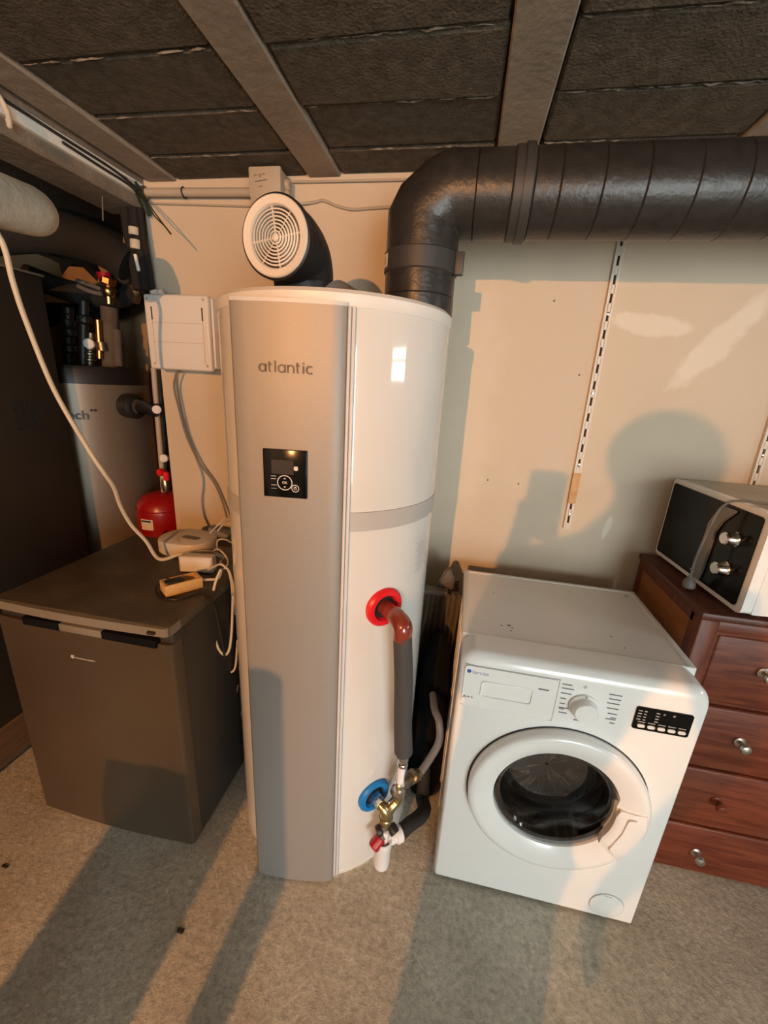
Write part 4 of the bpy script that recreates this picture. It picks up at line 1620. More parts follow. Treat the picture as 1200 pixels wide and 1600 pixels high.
obj('lead', b, 'black', bp_)

# cables ------------------------------------------------------------
b = nb()
tube(b, [at(-60, 300, 0.84), at(0, 372, 0.88), at(20, 440, 0.90), at(40, 500, 0.92), at(85, 610, 0.96), at(140, 705, 1.0), at(162, 738, 1.02), at(178, 762, 1.05), at(188, 790, 1.08), at(205, 820, 1.11), at(228, 845, 1.14), V((-1.00, 1.165, 0.872)), atz(290, 862, 0.89) + V((0, -0.02, 0)), atz(325, 862, 0.885), V((-0.80, 1.245, 0.872))], 0.0062, 10)
o = rebase(obj('hanging_cable', b, 'cable'), V((-1.0, 1.165, 0.86)))
tag(o, 'long cream cable hanging from the upper corner down to the router', 'cable')
cabs = [
    ('cream cable hanging in a long loop between fridge and heater', 0.0042, 'cable',
     [mt @ V((W_, 0, 0.018)), atz(335, 905, 0.875), V((-0.715, 1.08, 0.885)), at(345, 890, 1.08), at(336, 912, 1.06), at(332, 940, 1.05), at(333, 980, 1.05), at(340, 1010, 1.05), at(350, 1023, 1.05), at(358, 1015, 1.06), at(362, 985, 1.08), at(364, 930, 1.1)]),
    ('thin cream cable dropping in a low loop against the heater', 0.0036, 'cable',
     [V((-0.80, 1.23, 0.868)), at(345, 880, 1.13), at(356, 890, 1.12), at(362, 915, 1.12), at(363, 960, 1.13), at(360, 1010, 1.13), at(356, 1040, 1.12), at(361, 1050, 1.12), at(368, 1040, 1.13), at(371, 1000, 1.15)]),
    ('white lead curling from the adapter box toward the heater', 0.0036, 'cable',
     [mt @ V((0.10, 0.05, 0.02)), at(342, 882, 1.09), at(352, 886, 1.09), at(360, 897, 1.10), at(366, 925, 1.12), at(368, 960, 1.14)]),
    ('thin white cable curving behind the router toward the heater', 0.003, 'cable',
     [V((-0.86, 1.30, 0.866)), at(340, 845, 1.27), at(352, 843, 1.28), at(362, 848, 1.3)]),
    ('second thin white cable looping behind the router', 0.003, 'cable',
     [V((-0.87, 1.27, 0.868)), at(340, 858, 1.22), at(352, 868, 1.21), at(356, 880, 1.21), at(348, 892, 1.2)]),
    ('thin dark wire dangling low between fridge and heater', 0.002, 'greycable',
     [at(372, 1070, 1.15), at(368, 1095, 1.15), at(366, 1115, 1.15), at(374, 1120, 1.16), at(380, 1105, 1.18)]),
]
for lab_, r_, mm, pts_ in cabs:
    b = nb()
    tube(b, pts_, r_, 8)
    o = rebase(obj('cable', b, mm), pts_[0])
    tag(o, lab_, 'cable')
# plugs and leads behind the router
tp = thing('plug_cluster', 'dark plugs and thin white leads tangled at the fridge back beside the heater', 'plug', at(346, 835, 1.33))
b = nb()
box(b, -0.05, 0.035, -0.02, 0.02, -0.012, 0.012, 0.006, 2, Matrix.Translation(at(347, 833, 1.33)) @ Matrix.Rotation(0.3, 4, 'Y'))
obj('plug_body', b, 'greycable', tp)
b = nb()
tube(b, [at(328, 833, 1.31), at(338, 823, 1.31), at(350, 812, 1.33), at(360, 808, 1.36)], 0.0025, 6)
obj('lead', b, 'cable', tp)
b = nb()
tube(b, [at(340, 830, 1.31), at(350, 818, 1.33), at(359, 813, 1.36)], 0.0025, 6)
obj('lead', b, 'cable', tp)

# ------------------------------------------------------------------ things on the back wall
# white electrical box
eb = thing('electrical_box', 'white plastic electrical box on the wall left of the heater', 'electrical box', (-1.09, 1.59, 1.63))
EY = 1.50
b = nb()
box(b, -1.222, -0.955, EY + 0.02, WY, 1.525, 1.772, 0.006)
obj('back_box', b, 'whiteplastic', eb)
b = nb()
vs_ = box(b, -1.230, -0.962, EY, EY + 0.028, 1.513, 1.779, 0.010, 3)
cv = obj('cover', b, 'whiteplastic', eb)
b = nb()
for xa in (-1.200, -0.990):
    box(b, xa, xa + 0.005, EY - 0.0008, EY + 0.001, 1.69, 1.735)
obj('cover_slot', b, 'dark', cv)
b = nb()
box(b, -1.200, -0.990, EY - 0.0008, EY + 0.001, 1.680, 1.6812)
box(b, -1.200, -0.990, EY - 0.0008, EY + 0.001, 1.612, 1.6132)
box(b, -1.1985, -1.1970, EY - 0.0008, EY + 0.001, 1.54, 1.69)
box(b, -0.9885, -0.9870, EY - 0.0008, EY + 0.001, 1.54, 1.69)
obj('cover_rib', b, 'jbox', cv)
for x, z in ((-1.212, 1.762), (-1.205, 1.533), (-0.980, 1.762), (-0.980, 1.533)):
    b = nb()
    cyl(b, (x, EY - 0.001, z), (x, EY + 0.002, z), 0.005, n=12)
    obj('screw', b, 'jbox', cv)
b = nb()
tube(b, [V((-1.135, 1.555, 1.528)), at(272, 600, 1.55), at(280, 640, 1.56), at(293, 685, 1.565), at(313, 725, 1.57), at(335, 755, 1.575), at(348, 785, 1.575), at(355, 810, 1.56)], 0.0045, 8)
o = rebase(obj('box_cable', b, 'greycable'), V((-1.135, 1.555, 1.5)))
tag(o, 'thin grey cable hanging from the white electrical box down the wall', 'cable')
b = nb()
for q in (((-1.215, 1.56, 1.772), (-1.222, 1.55, 1.80), 0.018, 0.014), ((-1.185, 1.56, 1.772), (-1.195, 1.55, 1.80), 0.016, 0.012)):
    cyl(b, q[0], q[1], q[2], q[3], n=10)
obj('cable_gland', b, 'routerwhite', eb)

# junction box under the ceiling with conduit
jb = thing('junction_box', 'beige junction box with pencil scribbles under the ceiling above the grille', 'junction box', (-0.74, 1.59, 2.11))
b = nb()
box(b, -0.786, -0.678, 1.51, WY, 2.060, 2.163, 0.006)
jbo = obj('body', b, 'jbox', jb)
b = nb()
box(b, -0.789, -0.675, 1.508, 1.525, 2.078, 2.166, 0.006)
lid = obj('cover', b, 'jbox', jb)
b = nb()
jy = 1.508
tube(b, [V((-0.768, jy, 2.137)), V((-0.764, jy, 2.141)), V((-0.758, jy, 2.139))], 0.0012, 5)
tube(b, [V((-0.752, jy, 2.138)), V((-0.748, jy, 2.143)), V((-0.744, jy, 2.138)), V((-0.749, jy, 2.134))], 0.0012, 5)
tube(b, [V((-0.74, jy, 2.142)), V((-0.73, jy, 2.143))], 0.0012, 5, smooth=False)
tube(b, [V((-0.765, jy, 2.122)), V((-0.748, jy, 2.124)), V((-0.722, jy, 2.127))], 0.0013, 5)
tube(b, [V((-0.752, jy, 2.107)), V((-0.742, jy, 2.110)), V((-0.738, jy, 2.109))], 0.001, 5)
obj('scribble', b, 'lettergrey', lid)
for z_ in (2.13, 2.10, 2.075):
    b = nb()
    lathe(b, [(0.017, -0.004), (0.017, 0.010), (0.012, 0.014)], V((-0.676, 1.56, z_)), (1, 0, 0), 14)
    obj('gland', b, 'jbox', jb)
cdt = thing('conduit', 'grey conduit pipe along the wall top left of the junction box', 'conduit', (-1.0, 1.575, 2.11))
b = nb()
cyl(b, (-1.235, 1.575, 2.125), (-0.786, 1.575, 2.118), 0.0135, n=16)
obj('pipe', b, 'conduit', cdt)
b = nb()
torus(b, (-1.075, 1.575, 2.122), (1, 0, 0), 0.0155, 0.003, 20, 6)
obj('clip', b, 'black', cdt)
b = nb()
lathe(b, [(0.016, 0), (0.02, 0.003), (0.02, 0.016), (0.016, 0.018)], V((-1.245, 1.575, 2.125)), (1, 0, 0), 14)
obj('end_cap', b, 'dullbrass', cdt)
b = nb()
cyl(b, (-1.235, 1.592, 2.098), (-0.786, 1.592, 2.082), 0.003, n=8)
cyl(b, (-0.69, 1.59, 2.152), (-0.15, 1.59, 2.150), 0.004, n=8)
o = rebase(obj('surface_wire', b, 'conduit'), V((-0.9, 1.592, 2.09)))
tag(o, 'thin wire clipped to the wall just under the grey conduit', 'cable')
b = nb()
tube(b, [V((-0.664, 1.58, 2.083)), at(490, 316, 1.592), at(505, 313, 1.593), at(525, 321, 1.593), at(550, 327, 1.593), at(580, 325, 1.593), at(625, 323, 1.593), at(660, 323, 1.593)], 0.0045, 8)
o = rebase(obj('wall_cable', b, 'conduit'), V((-0.664, 1.58, 2.08)))
tag(o, 'wavy beige cable on the wall from the junction box to the duct', 'cable')


def standard(name, x0, z0, x1, z1, label, tan=None):
    """slotted shelf upright: two flanges and bridges between real slots"""
    t = thing(name, label, 'shelf upright', (x0, WY, z0), group='slotted shelf uprights on the wall')
    yb, yf = WY, WY - 0.012
    n_ = int((z1 - z0) / 0.054)
    def xx(z):
        return x0 + (x1 - x0) * (z - z0) / (z1 - z0)
    mt_ = Matrix.Identity(4)
    bb = nb()
    box(bb, -0.0125, -0.0038, yf, yb, z0, z1, 0.001, 1)
    box(bb, 0.0038, 0.0125, yf, yb, z0, z1, 0.001, 1)
    for k in range(n_ + 1):
        zz = z0 + k * 0.054
        box(bb, -0.006, 0.006, yf, yf + 0.004, zz, min(zz + 0.026, z1))
    for v in bb.verts:
        v.co.x += xx(v.co.z)
    obj('rail', bb, 'stdwhite', t, smooth=0)
    bb = nb()
    box(bb, -0.005, 0.005, yb - 0.004, yb - 0.001, z0 + 0.002, z1 - 0.002)  # dark strip painting the shade seen through the slots
    for v in bb.verts:
        v.co.x += xx(v.co.z)
    obj('slot_shade', bb, 'dark', t, smooth=0)
    for zz in (z0 + 0.06, z0 + 0.25, z0 + 0.50, z0 + 0.75):
        if zz < z1:
            bb = nb()
            lathe(bb, [(0.005, 0), (0.004, 0.003), (0.001, 0.0035)], V((xx(zz), yf, zz)), (0, -1, 0), 12)
            obj('screw', bb, 'steel', t)
    if tan:
        bb = nb()
        box(bb, -0.0129, 0.0129, yf - 0.0006, yb, tan[0], tan[1])
        for v in bb.verts:
            v.co.x += xx(v.co.z)
        o_ = obj('tan_sleeve', bb, 'tan', t, smooth=0)
        o_['label'] = 'tan stained stretch near the lower end'
    return t


standard('shelf_upright', 0.431, 1.016, 0.424, 2.06, 'cream slotted shelf upright with tan stained stretch, nearer the heater', (1.118, 1.235))
standard('shelf_upright', 1.000, 1.10, 0.985, 2.06, 'cream slotted shelf upright behind the microwave')
for px, py, lab_ in ((905, 586, 'grey wall plug in the cream wall just left of the slotted upright'), (762, 750, 'dark nail hole in the wall right of the heater shadow'), (810, 756, 'dark nail hole in the wall just above the phone shadow corner'), (866, 470, 'faint nail hole high in the wall under the duct')):
    b = nb()
    p = at(px, py, WY)
    box(b, p.x - 0.003, p.x + 0.003, WY - 0.0015, WY + 0.002, p.z - 0.003, p.z + 0.003, 0.001, 1)
    o = rebase(obj('wall_plug', b, 'lettergrey'), p)
    tag(o, lab_, 'wall plug')

# ------------------------------------------------------------------ upper left corner: trunking, wires, pipe bundle
tk = thing('cable_trunking', 'white cable trunking fixed along the concrete lintel at the ceiling', 'trunking', (-1.245, 1.2, 2.11))
b = nb()
box(b, -1.256, -1.238, 0.3, 1.575, 2.110, 2.150, 0.002, 1)
obj('channel', b, 'trunk', tk, smooth=0)
b = nb()
box(b, -1.2382, -1.2372, 0.3, 1.57, 2.1375, 2.1395)
obj('cover_gap', b, 'dark', tk, smooth=0)
b = nb()
tube(b, [V((-1.233, 0.6, 2.1445)), V((-1.233, 1.0, 2.1425)), V((-1.233, 1.25, 2.138)), V((-1.233, 1.42, 2.136)), V((-1.232, 1.53, 2.122)), V((-1.232, 1.58, 2.10))], 0.0042, 8)
tube(b, [V((-1.233, 1.25, 2.125)), V((-1.233, 1.38, 2.121)), V((-1.232, 1.5, 2.117)), V((-1.232, 1.57, 2.09))], 0.0042, 8)
o = rebase(obj('trunking_cable', b, 'black'), V((-1.233, 1.4, 2.13)))
tag(o, 'black cable lying along the white trunking', 'cable')
b = nb()
tube(b, [V((-1.236, 1.06, 2.156)), V((-1.225, 1.075, 2.135)), V((-1.222, 1.085, 2.11)), V((-1.228, 1.09, 2.085)), V((-1.236, 1.095, 2.10))], 0.006, 10)
o = rebase(obj('hook', b, 'wrap'), V((-1.236, 1.06, 2.15)))
tag(o, 'beige plastic hook hanging over the near end of the white trunking', 'hook')
b = nb()
tube(b, [at(176, 262, 1.46), at(165, 263, 1.45), at(160, 280, 1.45), at(160, 310, 1.46), at(161, 345, 1.47)], 0.0022, 6)
o = rebase(obj('loose_wire', b, 'greycable'), at(176, 262, 1.46))
tag(o, 'thin grey wire hooked over the trunking and hanging down', 'cable')
gw = thing('wire_bundle', 'dark green tape and loose wire ends at the wall corner', 'wire', (-1.235, 1.56, 2.09))
b = nb()
lathe(b, [(0.009, -0.05), (0.014, -0.02), (0.013, 0.02), (0.008, 0.05)], V((-1.238, 1.56, 2.10)), (0.1, 0.5, -0.85), 14)
obj('tape_wrap', b, 'green', gw)
for pts_ in ([at(212, 296, 1.55), at(225, 310, 1.5), at(240, 330, 1.46), at(255, 350, 1.44), at(267, 365, 1.43)],
             [at(215, 300, 1.55), at(228, 318, 1.5), at(242, 338, 1.46), at(256, 352, 1.44), at(267, 366, 1.43)],
             [at(214, 300, 1.56), at(224, 320, 1.56), at(231, 338, 1.57)]):
    b = nb()
    tube(b, pts_, 0.0022, 6)
    obj('wire', b, 'green', gw)
bd = thing('pipe_bundle', 'black pipe bundle dropping down the wall corner to the electrical box', 'pipe', (-1.25, 1.57, 1.8))
for dx, r_, mm in ((0.0, 0.019, 'lagging'), (-0.038, 0.017, 'lagging'), (0.026, 0.010, 'lagging')):
    b = nb()
    x = -1.262 + dx
    tube(b, [V((x - 0.01, 1.555, 2.07)), V((x - 0.006, 1.555, 1.98)), V((x, 1.56, 1.88)), V((x + 0.004, 1.56, 1.80))], r_, 12)
    obj('pipe', b, mm, bd)
for z_, h_ in ((2.005, 0.025), (1.965, 0.03)):
    b = nb()
    lathe(b, [(0.0185, 0), (0.019, h_ * 0.2), (0.019, h_ * 0.8), (0.0185, h_)], V((-1.272, 1.545, z_ - h_)), (0.05, 0, 1), 14)
    obj('white_tape', b, 'wrap', bd)
b = nb()
tube(b, [V((-1.270, 1.535, 1.915)), V((-1.262, 1.535, 1.86))], 0.006, 8, smooth=False)
obj('white_pipe', b, 'trunk', bd)

# ------------------------------------------------------------------ alcove: cabinet, tank, pipes
cbt = thing('boiler_cabinet', 'large dark brown metal cabinet on plank rails at the left edge', 'cabinet', (-1.85, 0.9, 0))
b = nb()
box(b, -2.35, -1.585, 0.45, 1.432, 0.185, 1.812, 0.012)
obj('casing', b, 'cabinet', cbt)
b = nb()
box(b, -2.35, -1.580, 0.45, 1.436, 1.812, 1.820, 0.003)
obj('top_edge', b, 'fridgetrim', cbt)
b = nb()
p = at(88, 683, 1.18)
box(b, -1.5848, -1.5838, 1.23, 1.32, 1.27, 1.38)
obj('plate', b, 'lagging', cbt)
for xa, za, zb in ((-1.66, 0.022, 0.183), (-2.3, 0.022, 0.183)):
    b = nb()
    box(b, xa, xa + 0.075, 0.45, 1.43, za, zb, 0.005)
    obj('rail', b, 'plank', cbt)
b = nb()
for xa in (-1.67, -2.31):
    for ya in (0.5, 1.25):
        box(b, xa, xa + 0.09, ya, ya + 0.09, 0.0, 0.024, 0.003)
obj('block_foot', b, 'plank', cbt)

TC = V((-1.795, 1.73, 0))
tank = thing('buffer_tank', 'silver grey round tank with a black lid standing in the dark alcove', 'tank', (TC.x, TC.y, 0))
b = nb()
lathe(b, [(0.265, 0.66), (0.279, 0.67), (0.279, 1.437)], TC, n=64)
obj('jacket', b, 'tank', tank)
b = nb()
lathe(b, [(0.281, 1.435), (0.282, 1.492), (0.274, 1.508), (0.10, 1.512)], TC, n=64)
obj('lid', b, 'black', tank)
b = nb()
for a in (30, 150, 270):
    r_ = math.radians(a)
    p = TC + V((0.2 * math.cos(r_), 0.2 * math.sin(r_), 0))
    cyl(b, p, p + V((0, 0, 0.67)), 0.03, n=12)
obj('leg', b, 'black', tank)


def tpt(px, py, r_=0.280):
    d = ray(px, py)
    o_ = V((-TC.x, -TC.y))
    A = d.x ** 2 + d.y ** 2
    B = 2 * (o_.x * d.x + o_.y * d.y)
    Cc = o_.x ** 2 + o_.y ** 2 - r_ ** 2
    disc = max(0, B * B - 4 * A * Cc)
    t = (-B - math.sqrt(disc)) / (2 * A)
    return V((0, 0, H)) + d * t


p0 = tpt(122, 649)
nrm = V((p0.x - TC.x, p0.y - TC.y, 0)).normalized()
ang = math.atan2(nrm.y, nrm.x)
mtx = Matrix.Translation(p0 + nrm * 0.003) @ Matrix.Rotation(ang + math.pi / 2, 4, 'Z') @ Matrix.Rotation(math.pi / 2, 4, 'X')
text('lettering', 'ech', 0.052, mtx, 'black', tank, 0.001, 1.05, 0.001)
b = nb()
for px in (143, 149):
    q = tpt(px, 641)
    nq = V((q.x - TC.x, q.y - TC.y, 0)).normalized()
    cyl(b, q - nq * 0.002, q + nq * 0.002, 0.006, n=10)
obj('lettering_dots', b, 'black', tank)
# port, gauge and side pipe
q = tpt(200, 634)
nq = V((q.x - TC.x, q.y - TC.y, 0)).normalized()
b = nb()
lathe(b, [(0.055, -0.02), (0.055, 0.05), (0.040, 0.06), (0.036, 0.06), (0.034, 0.04)], q, nq, 24)
obj('port_sleeve', b, 'black', tank)
b = nb()
cyl(b, q, q + nq * 0.055, 0.033, n=20)
obj('port_plug', b, 'rag', tank)
b = nb()
tube(b, [q + nq * 0.04 + V((0.03, 0.02, 0)), at(222, 637, 1.60), at(244, 641, 1.66)], 0.03, 14, smooth=False)
obj('side_pipe', b, 'black', tank)
b = nb()
g = at(245, 640, 1.63)
gd = V((0.6, -1, 0.1)).normalized()
lathe(b, [(0.018, -0.01), (0.018, 0.006), (0.015, 0.008)], g, gd, 20)
obj('gauge', b, 'paper', tank)
# fittings standing on the lid
ft = thing('tank_fittings', 'chrome and brass fittings with a white gauge on top of the tank lid', 'fitting', (TC.x, TC.y - 0.1, 1.513))
fy = 1.68
for pxs, r_, mm in (([(141, 570), (141, 550), (142, 520)], 0.016, 'dullbrass'), ([(156, 560), (155, 530), (153, 500)], 0.013, 'copper'), ([(160, 548), (158, 535)], 0.02, 'dullbrass')):
    b = nb()
    tube(b, [at(x, y, fy) for x, y in pxs], r_, 12, smooth=False)
    obj('valve_stem', b, mm, ft)
b = nb()
for yy in (562, 553, 545):
    p = at(141, yy, fy)
    lathe(b, [(0.018, -0.008), (0.024, -0.004), (0.024, 0.004), (0.018, 0.008)], p, (0, 0, 1), 12)
obj('nut', b, 'dullbrass', ft)
b = nb()
lathe(b, [(0.021, -0.012), (0.021, 0.004), (0.018, 0.006)], at(139, 537, fy - 0.03), (0.4, -1, 0), 24)
obj('gauge', b, 'paper', ft)
b = nb()
for px, py in ((108, 520), (108, 545), (106, 505), (132, 500)):
    p = at(px, py, fy)
    lathe(b, [(0.02, -0.02), (0.03, -0.012), (0.03, 0.012), (0.02, 0.02)], p, (0, 0, 1), 14)
cyl(b, at(108, 570, fy), at(106, 480, fy), 0.022, n=12)
cyl(b, at(131, 575, fy), at(131, 470, fy), 0.02, n=12)
obj('black_valve', b, 'black', ft)
b = nb()
for px, py in ((105, 521), (116, 543), (107, 491), (130, 496)):
    sphere(b, at(px, py, fy - 0.035), 0.007, 1.4, 0.6, 0.5)
obj('chrome_glint', b, 'chrome', ft)
b = nb()
tube(b, [at(173, 575, 1.73), at(174, 540, 1.73), at(172, 500, 1.73), at(171, 480, 1.73)], 0.035, 14, smooth=False)
tube(b, [at(186, 572, 1.73), at(184, 540, 1.73), at(183, 515, 1.73)], 0.018, 12, smooth=False)
obj('lagged_pipe', b, 'rag', ft)

# red expansion vessel with its valve
vs = V((-1.40, 1.69, 0))
ves = thing('expansion_vessel', 'small red expansion vessel with a white label beside the tank', 'vessel', (vs.x, vs.y, 0.55))
b = nb()
lathe(b, [(0.03, 0.60), (0.08, 0.612), (0.108, 0.64), (0.115, 0.68), (0.115, 0.855), (0.108, 0.90), (0.08, 0.935), (0.03, 0.95)], vs, n=44)
obj('body', b, 'vessel', ves)
b = nb()
torus(b, vs + V((0, 0, 0.875)), (0, 0, 1), 0.114, 0.003, 44, 6)
torus(b, vs + V((0, 0, 0.735)), (0, 0, 1), 0.115, 0.003, 44, 6)
obj('seam', b, 'vessel', ves)
b = nb()
q = []
for i in range(6):
    a = math.radians(-14 + 30 * i / 5)
    q.append((b.verts.new(vs + V((0.1165 * math.sin(a), -0.1165 * math.cos(a), 0.790))), b.verts.new(vs + V((0.1165 * math.sin(a), -0.1165 * math.cos(a), 0.842)))))
for i in range(5):
    b.faces.new((q[i][0], q[i + 1][0], q[i + 1][1], q[i][1]))
lb = obj('label', b, 'paper', ves)
b = nb()
q = []
for i in range(6):
    a = math.radians(-12 + 24 * i / 5)
    q.append((b.verts.new(vs + V((0.1175 * math.sin(a), -0.1175 * math.cos(a), 0.829))), b.verts.new(vs + V((0.1175 * math.sin(a), -0.1175 * math.cos(a), 0.837)))))
for i in range(5):
    b.faces.new((q[i][0], q[i + 1][0], q[i + 1][1], q[i][1]))
obj('label_print', b, 'black', lb)
b = nb()
cyl(b, at(256, 768, 1.69), at(240, 575, 1.69), 0.012, n=14)
rp = rebase(obj('riser_pipe', b, 'conduit'), at(256, 768, 1.69))
tag(rp, 'pale grey riser pipe above the red vessel at the wall corner', 'pipe')
b = nb()
cyl(b, at(263, 765, 1.76), at(249, 578, 1.76), 0.014, n=14)
rp = rebase(obj('dark_riser_pipe', b, 'black'), at(263, 765, 1.76))
tag(rp, 'dark riser pipe just behind the pale one above the red vessel', 'pipe')
sv = thing('vessel_valve', 'red valve with white gauge on the pipe above the red vessel', 'valve', at(258, 750, 1.66))
b = nb()
lathe(b, [(0.015, -0.012), (0.018, 0), (0.015, 0.014)], at(252, 738, 1.655), (-0.2, -1, 0.1), 10)
lathe(b, [(0.012, -0.02), (0.014, 0), (0.012, 0.02)], at(260, 744, 1.66), (0, 0, 1), 10)
obj('red_handle', b, 'red', sv)
b = nb()
lathe(b, [(0.018, -0.012), (0.018, 0.004), (0.015, 0.006)], at(256, 716, 1.66), (0.3, -1, 0.1), 22)
obj('gauge', b, 'paper', sv)
b = nb()
lathe(b, [(0.016, -0.03), (0.02, -0.01), (0.02, 0.01), (0.016, 0.03)], at(259, 758, 1.68), (0, 0, 1), 12)
obj('brass_fitting', b, 'brass', sv)

# pipes under the alcove ceiling
b = nb()
we = at(66, 335, 1.06)
ws = at(-90, 285, 0.80)
d = (we - ws)
tube(b, [ws, ws + d * 0.5, ws + d * 0.85, we - d * 0.02, we], [0.058, 0.058, 0.056, 0.046, 0.026], 22)
o = rebase(obj('wrapped_pipe', b, 'wrap'), we)
tag(o, 'off white wrapped pipe end poking in at the upper left edge', 'pipe')
pipes = [
    ('thick black lagged pipe crossing the alcove below the white wrapped pipe', 0.062, 'lagging', [at(-80, 372, 1.25), at(60, 365, 1.42), at(150, 385, 1.52), at(200, 415, 1.56)]),
    ('upper black lagged pipe sloping across the alcove to the corner', 0.05, 'lagging', [at(70, 345, 1.64), at(130, 355, 1.78), at(190, 385, 1.94), at(215, 440, 2.0)]),
    ('black lagged pipe low under the lagging above the tank', 0.045, 'lagging', [at(40, 430, 1.66), at(110, 455, 1.72), at(180, 465, 1.78), at(225, 445, 1.80)]),
    ('broad black duct bend hanging above the brown alcove wall', 0.075, 'lagging', [at(60, 490, 1.98), at(130, 470, 1.98), at(185, 473, 1.98), at(235, 440, 1.98)]),
]
for lab_, r_, mm, pts_ in pipes:
    b = nb()
    tube(b, pts_, r_, 18)
    o = rebase(obj('lagged_pipe', b, mm), pts_[1])
    tag(o, lab_, 'pipe')
# torn grey lagging hanging under the pipes
b = nb()
rag_pts = [(52, 393), (70, 391), (92, 393), (115, 399), (135, 405), (150, 410), (158, 425)]
low_pts = [(60, 398), (78, 404), (92, 412), (97, 430), (108, 416), (130, 418), (152, 440)]
rows3 = []
for i, ((x0_, y0_), (x1_, y1_)) in enumerate(zip(rag_pts, low_pts)):
    dep = 1.42 + 0.05 * i
    rows3.append([b.verts.new(at(x0_, y0_, dep + 0.02)), b.verts.new(at((x0_ + x1_) / 2, (y0_ + y1_) / 2, dep - 0.02)), b.verts.new(at(x1_, y1_, dep))])
for i in range(len(rows3) - 1):
    for k in range(2):
        b.faces.new((rows3[i][k], rows3[i + 1][k], rows3[i + 1][k + 1], rows3[i][k + 1]))
bmesh.ops.solidify(b, geom=b.faces[:], thickness=0.006)
o = rebase(obj('torn_lagging', b, 'rag', smooth=60), at(95, 400, 1.5))
tag(o, 'torn grey strip of lagging hanging under the black pipes', 'lagging')
vl = thing('brass_valve', 'orange brass ball valve among the dark pipes above the tank', 'valve', at(170, 450, 1.66))
b = nb()
p = at(169, 439, 1.66)
lathe(b, [(0.022, -0.018), (0.030, -0.010), (0.030, 0.010), (0.022, 0.018)], p, (0.3, 0, 1), 8)
obj('copper_nut', b, 'copper', vl)
b = nb()
sphere(b, at(170, 455, 1.66), 0.024, 1, 1, 1.1)
cyl(b, at(170, 462, 1.66), at(171, 475, 1.66), 0.014, n=12)
obj('ball_body', b, 'brass', vl)
b = nb()
cyl(b, at(162, 425, 1.655), at(165, 437, 1.66), 0.028, 0.024, n=14)
obj('red_sleeve', b, 'darkred', vl)
b = nb()
sphere(b, at(190, 422, 1.74), 0.050, 1, 1, 1.1, 20, 12)
o = rebase(obj('lagged_stub', b, 'rag'), at(188, 420, 1.85))
tag(o, 'round dim grey lagged pipe stub beside the brass valve', 'pipe')
b = nb()
box(b, -0.03, 0.03, -0.02, 0.02, -0.045, 0.045, 0.01, 2, Matrix.Translation(at(207, 374, 1.72)) @ Matrix.Rotation(0.3, 4, 'Y'))
o = rebase(obj('bracket', b, 'alcove'), at(207, 374, 1.72))
tag(o, 'small brown bracket high in the alcove corner', 'bracket')
b = nb()
tube(b, [at(212, 470, 1.78), at(214, 458, 1.76), at(208, 448, 1.76)], 0.018, 10)
o = rebase(obj('copper_elbow', b, 'dullbrass'), at(212, 465, 1.78))
tag(o, 'dull metal elbow just left of the white electrical box', 'pipe')
for lab_, pts_ in (('thin pale hose sagging above the tank, upper of two', [at(120, 438, 1.72), at(140, 445, 1.72), at(158, 452, 1.73)]), ('thin pale hose sagging above the tank, lower of two', [at(122, 447, 1.70), at(140, 455, 1.70), at(160, 460, 1.71)])):
    b = nb()
    tube(b, pts_, 0.009, 8)
    o = rebase(obj('thin_hose', b, 'hose'), pts_[1])
    tag(o, lab_, 'hose')

# ------------------------------------------------------------------ behind, between heater and washing machine
b = nb()
pl = []
npl = 18
xa, xb = -0.115, 0.060
for side in (0, 1):
    pass
top_ = []
for i in range(npl + 1):
    x = xa + (xb - xa) * i / npl
    y = 1.345 + (0.014 if i % 2 else -0.006)
    pl.append((x, y))
rowsP = []
for z in (0.30, 0.50, 0.70, 0.80):
    rowsP.append([b.verts.new((x - 0.045 * (0.8 - z), y + (0.8 - z) * 0.02, z)) for x, y in pl])
for k in range(3):
    for i in range(npl):
        b.faces.new((rowsP[k][i], rowsP[k][i + 1], rowsP[k + 1][i + 1], rowsP[k + 1][i]))
bmesh.ops.solidify(b, geom=b.faces[:], thickness=0.003)
pf = thing('pleated_sheet', 'grey brown pleated plastic roll wedged behind the heater and washing machine', 'plastic sheet', (-0.03, 1.36, 0.0))
obj('pleats', b, 'pleat', pf, smooth=0)
b = nb()
box(b, -0.13, 0.012, 1.33, 1.375, 0.795, 0.812, 0.004)
obj('top_fold', b, 'fold', pf)
b = nb()
box(b, -0.16, 0.05, 1.372, 1.40, 0.0, 0.79, 0.004)
obj('backing_board', b, 'fold', pf)
b = nb()
t0 = at(698, 893, 1.38)
prism(b, [(t0.x - 0.035, 0.805), (t0.x + 0.03, 0.80), (t0.x + 0.032, 0.84), (t0.x + 0.01, 0.885), (t0.x - 0.004, 0.88)], 1.375, 1.41, 'y')
bmesh.ops.bevel(b, geom=b.edges[:], offset=0.006, segments=2, affect='EDGES')
o = rebase(obj('wrapped_bundle', b, 'fold'), V((t0.x, 1.39, 0.80)))
tag(o, 'pointed brown wrapped bundle standing above the pleated roll', 'bundle')
bt = thing('dark_bottle', 'dark brown bottle with a small metal cap beside the pleated roll', 'bottle', (0.030, 1.27, 0.0))
b = nb()
lathe(b, [(0.03, 0.40), (0.034, 0.42), (0.034, 0.62), (0.028, 0.66), (0.022, 0.70), (0.022, 0.79), (0.018, 0.80)], V((0.030, 1.43, 0)), n=20)
lathe(b, [(0.03, 0.0), (0.034, 0.01), (0.034, 0.40)], V((0.030, 1.43, 0)), n=20)
obj('glass_body', b, 'bottle', bt)
b = nb()
lathe(b, [(0.020, 0.79), (0.020, 0.815), (0.015, 0.82)], V((0.030, 1.43, 0)), n=18)
obj('cap', b, 'black', bt)
b = nb()
